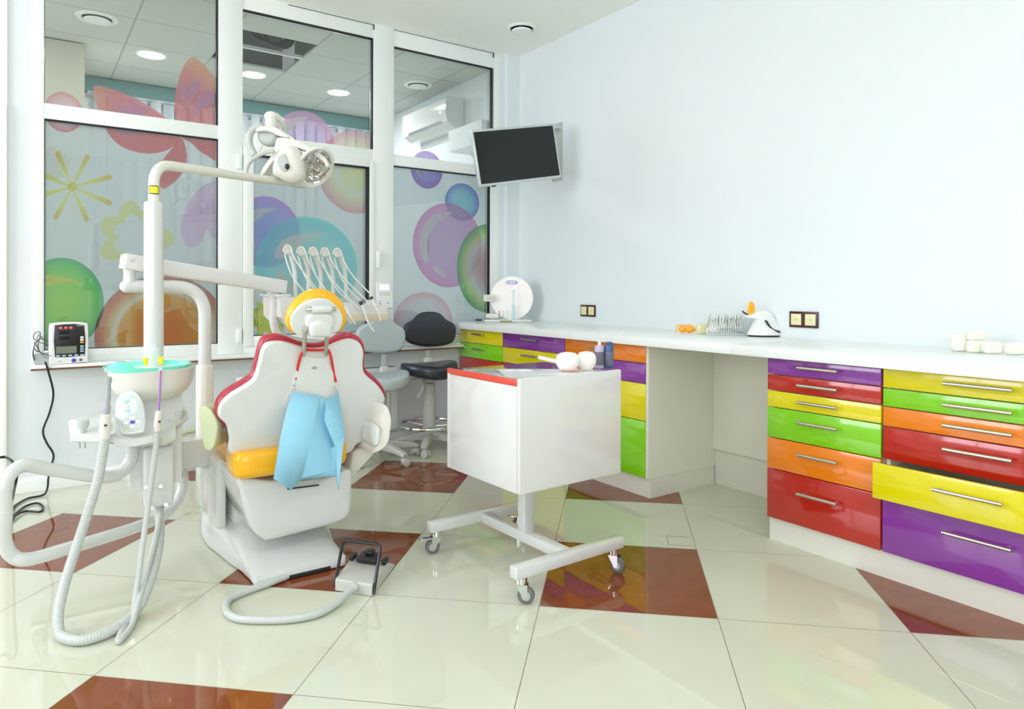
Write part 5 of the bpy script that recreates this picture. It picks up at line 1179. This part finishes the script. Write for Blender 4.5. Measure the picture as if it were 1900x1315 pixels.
# tangle of leads and socket block beside it
sb_ = MB(); q = ony(76, 665, W-.06); sb_.box(q.x-.03, q.x+.055, W-.10, W-.03, ZS, ZS+.055, .006); solo(sb_, 'adapter_block', 'socketbody', 'grey adapter block on the sill left of the monitor', 'adapter')
ld = thing('sensor_leads', (ony(75, 640, W-.08).x, W-.08, ZS), 'tangle of thin black and grey sensor leads left of the monitor', 'cable')
YL = W-.07
for pts, m_ in (([(95, 642), (80, 637), (66, 632), (62, 624), (66, 617), (74, 616), (74, 625), (71, 640), (74, 652), (84, 658), (95, 660)], 'black'),
                ([(96, 617), (84, 622), (72, 630), (64, 640), (66, 650), (78, 655), (94, 654)], 'rubber'),
                ([(97, 640), (88, 633), (76, 628), (66, 636), (62, 652), (64, 668)], 'black'),
                ([(98, 626), (90, 632), (79, 630), (73, 620), (68, 632), (72, 648), (82, 662), (98, 664)], 'rubber'),
                ([(63, 635), (70, 646), (72, 652), (63, 648), (61, 658), (64, 671)], 'black')):
    MB().tube(catmull([ony(x, y, YL-.008*k) for k, (x, y) in enumerate(pts)], 6), .0019, 6).build('lead', m_, ld)
MB().tube(catmull([ony(x, y, W-.10) for x, y in [(113, 600), (113, 592), (119, 589), (124, 590)]], 5), .0018, 6).build('lead', 'rubber', ld)
# power cables
pcb = [ony(84, 671, W-.135), ony(90, 690, W-.13), ony(99, 730, W-.06), ony(92, 765, W-.05), ony(80, 798, W-.045), ony(86, 820, W-.045), ony(99, 842, W-.045), ony(96, 862, W-.05), ony(90, 885, W-.06), ony(88, 905, W-.07), onz(80, 918, .008), onz(50, 925, .007), onz(26, 940, .007), onz(24, 956, .007), onz(45, 940, .007), onz(68, 933, .007), onz(80, 940, .007), onz(74, 949, .007), onz(50, 948, .007), onz(30, 955, .0125), onz(20, 968, .007), onz(-10, 985, .007)]
solo(MB().tube(catmull(pcb, 8), .0052, 8), 'power_cable', 'black', 'black power cable running from the sill down the wall to a coil on the floor', 'cable')
cb2 = [onz(-30, 930, .007)+Z_*.30, D(-10, 846, 2.9), D(10, 848, 2.85), D(24, 858, 2.8), D(31, 880, 2.8), D(27, 905, 2.9), onz(22, 935, .007)+Z_*.01, onz(18, 948, .007), onz(-5, 965, .007)]
solo(MB().tube(catmull(cb2, 8), .0055, 8), 'looped_cable', 'black', 'second black cable looping at the left edge behind the thick white arm', 'cable')
# heating pipes on the window wall
pp = thing('heating_pipes', (ony(350, 830, W-.05).x, W-.05, .1), 'two pale green heating pipes with elbows low on the window wall', 'pipe')
MB().tube(fillet([ony(338, 866, W-.06), ony(338, 803, W-.06), ony(372, 797, W-.06)], .02, 4), .012, 12).build('pipe', 'pipegreen', pp)
MB().tube(fillet([ony(352, 864, W-.06), ony(352, 812, W-.06), ony(372, 808, W-.06)], .02, 4), .012, 12).build('pipe', 'pipegreen', pp)
rad_ = thing('radiator', (ony(700, 690, W-.08).x, W-.08, .35), 'white panel radiator below the window behind the grey stool', 'radiator')
xa, xb = ony(440, 700, W-.08).x, ony(734, 700, W-.08).x
MB().box(xa, xb, W-.11, W-.04, .12, .555, .006).build('panel', 'pvc', rad_)
g = MB()
for k in range(9): x = xa+(xb-xa)*(k+.5)/9; g.box(x-.004, x+.004, W-.114, W-.1095, .16, .52)
g.build('fins', 'greyplastic', rad_)
g = MB()
for k in range(26): x = xb-.30+k*.0115; g.box(x, x+.006, W-.104, W-.05, .5555, .557)
g.build('top_grille', 'label', rad_)
# service hatch mark in a floor tile
q = [onz(x, y, .0) for x, y in ((1235.8, 994), (1283, 997), (1286.5, 1012.5), (1241, 1010.5))]
hm_ = MB()
for a, b in ((q[0], q[1]), (q[3], q[2]), (q[0], q[3])):
    d = (b-a).normalized(); nn_ = d.cross(Z_)*.0012; hm_.add([a+nn_+Z_*.0006, b+nn_+Z_*.0006, b-nn_+Z_*.0006, a-nn_+Z_*.0006], [[0, 1, 2, 3]])
struct(hm_, 'trim_7', mat('thin_grey_joint', lin(140, 135, 115), .6))
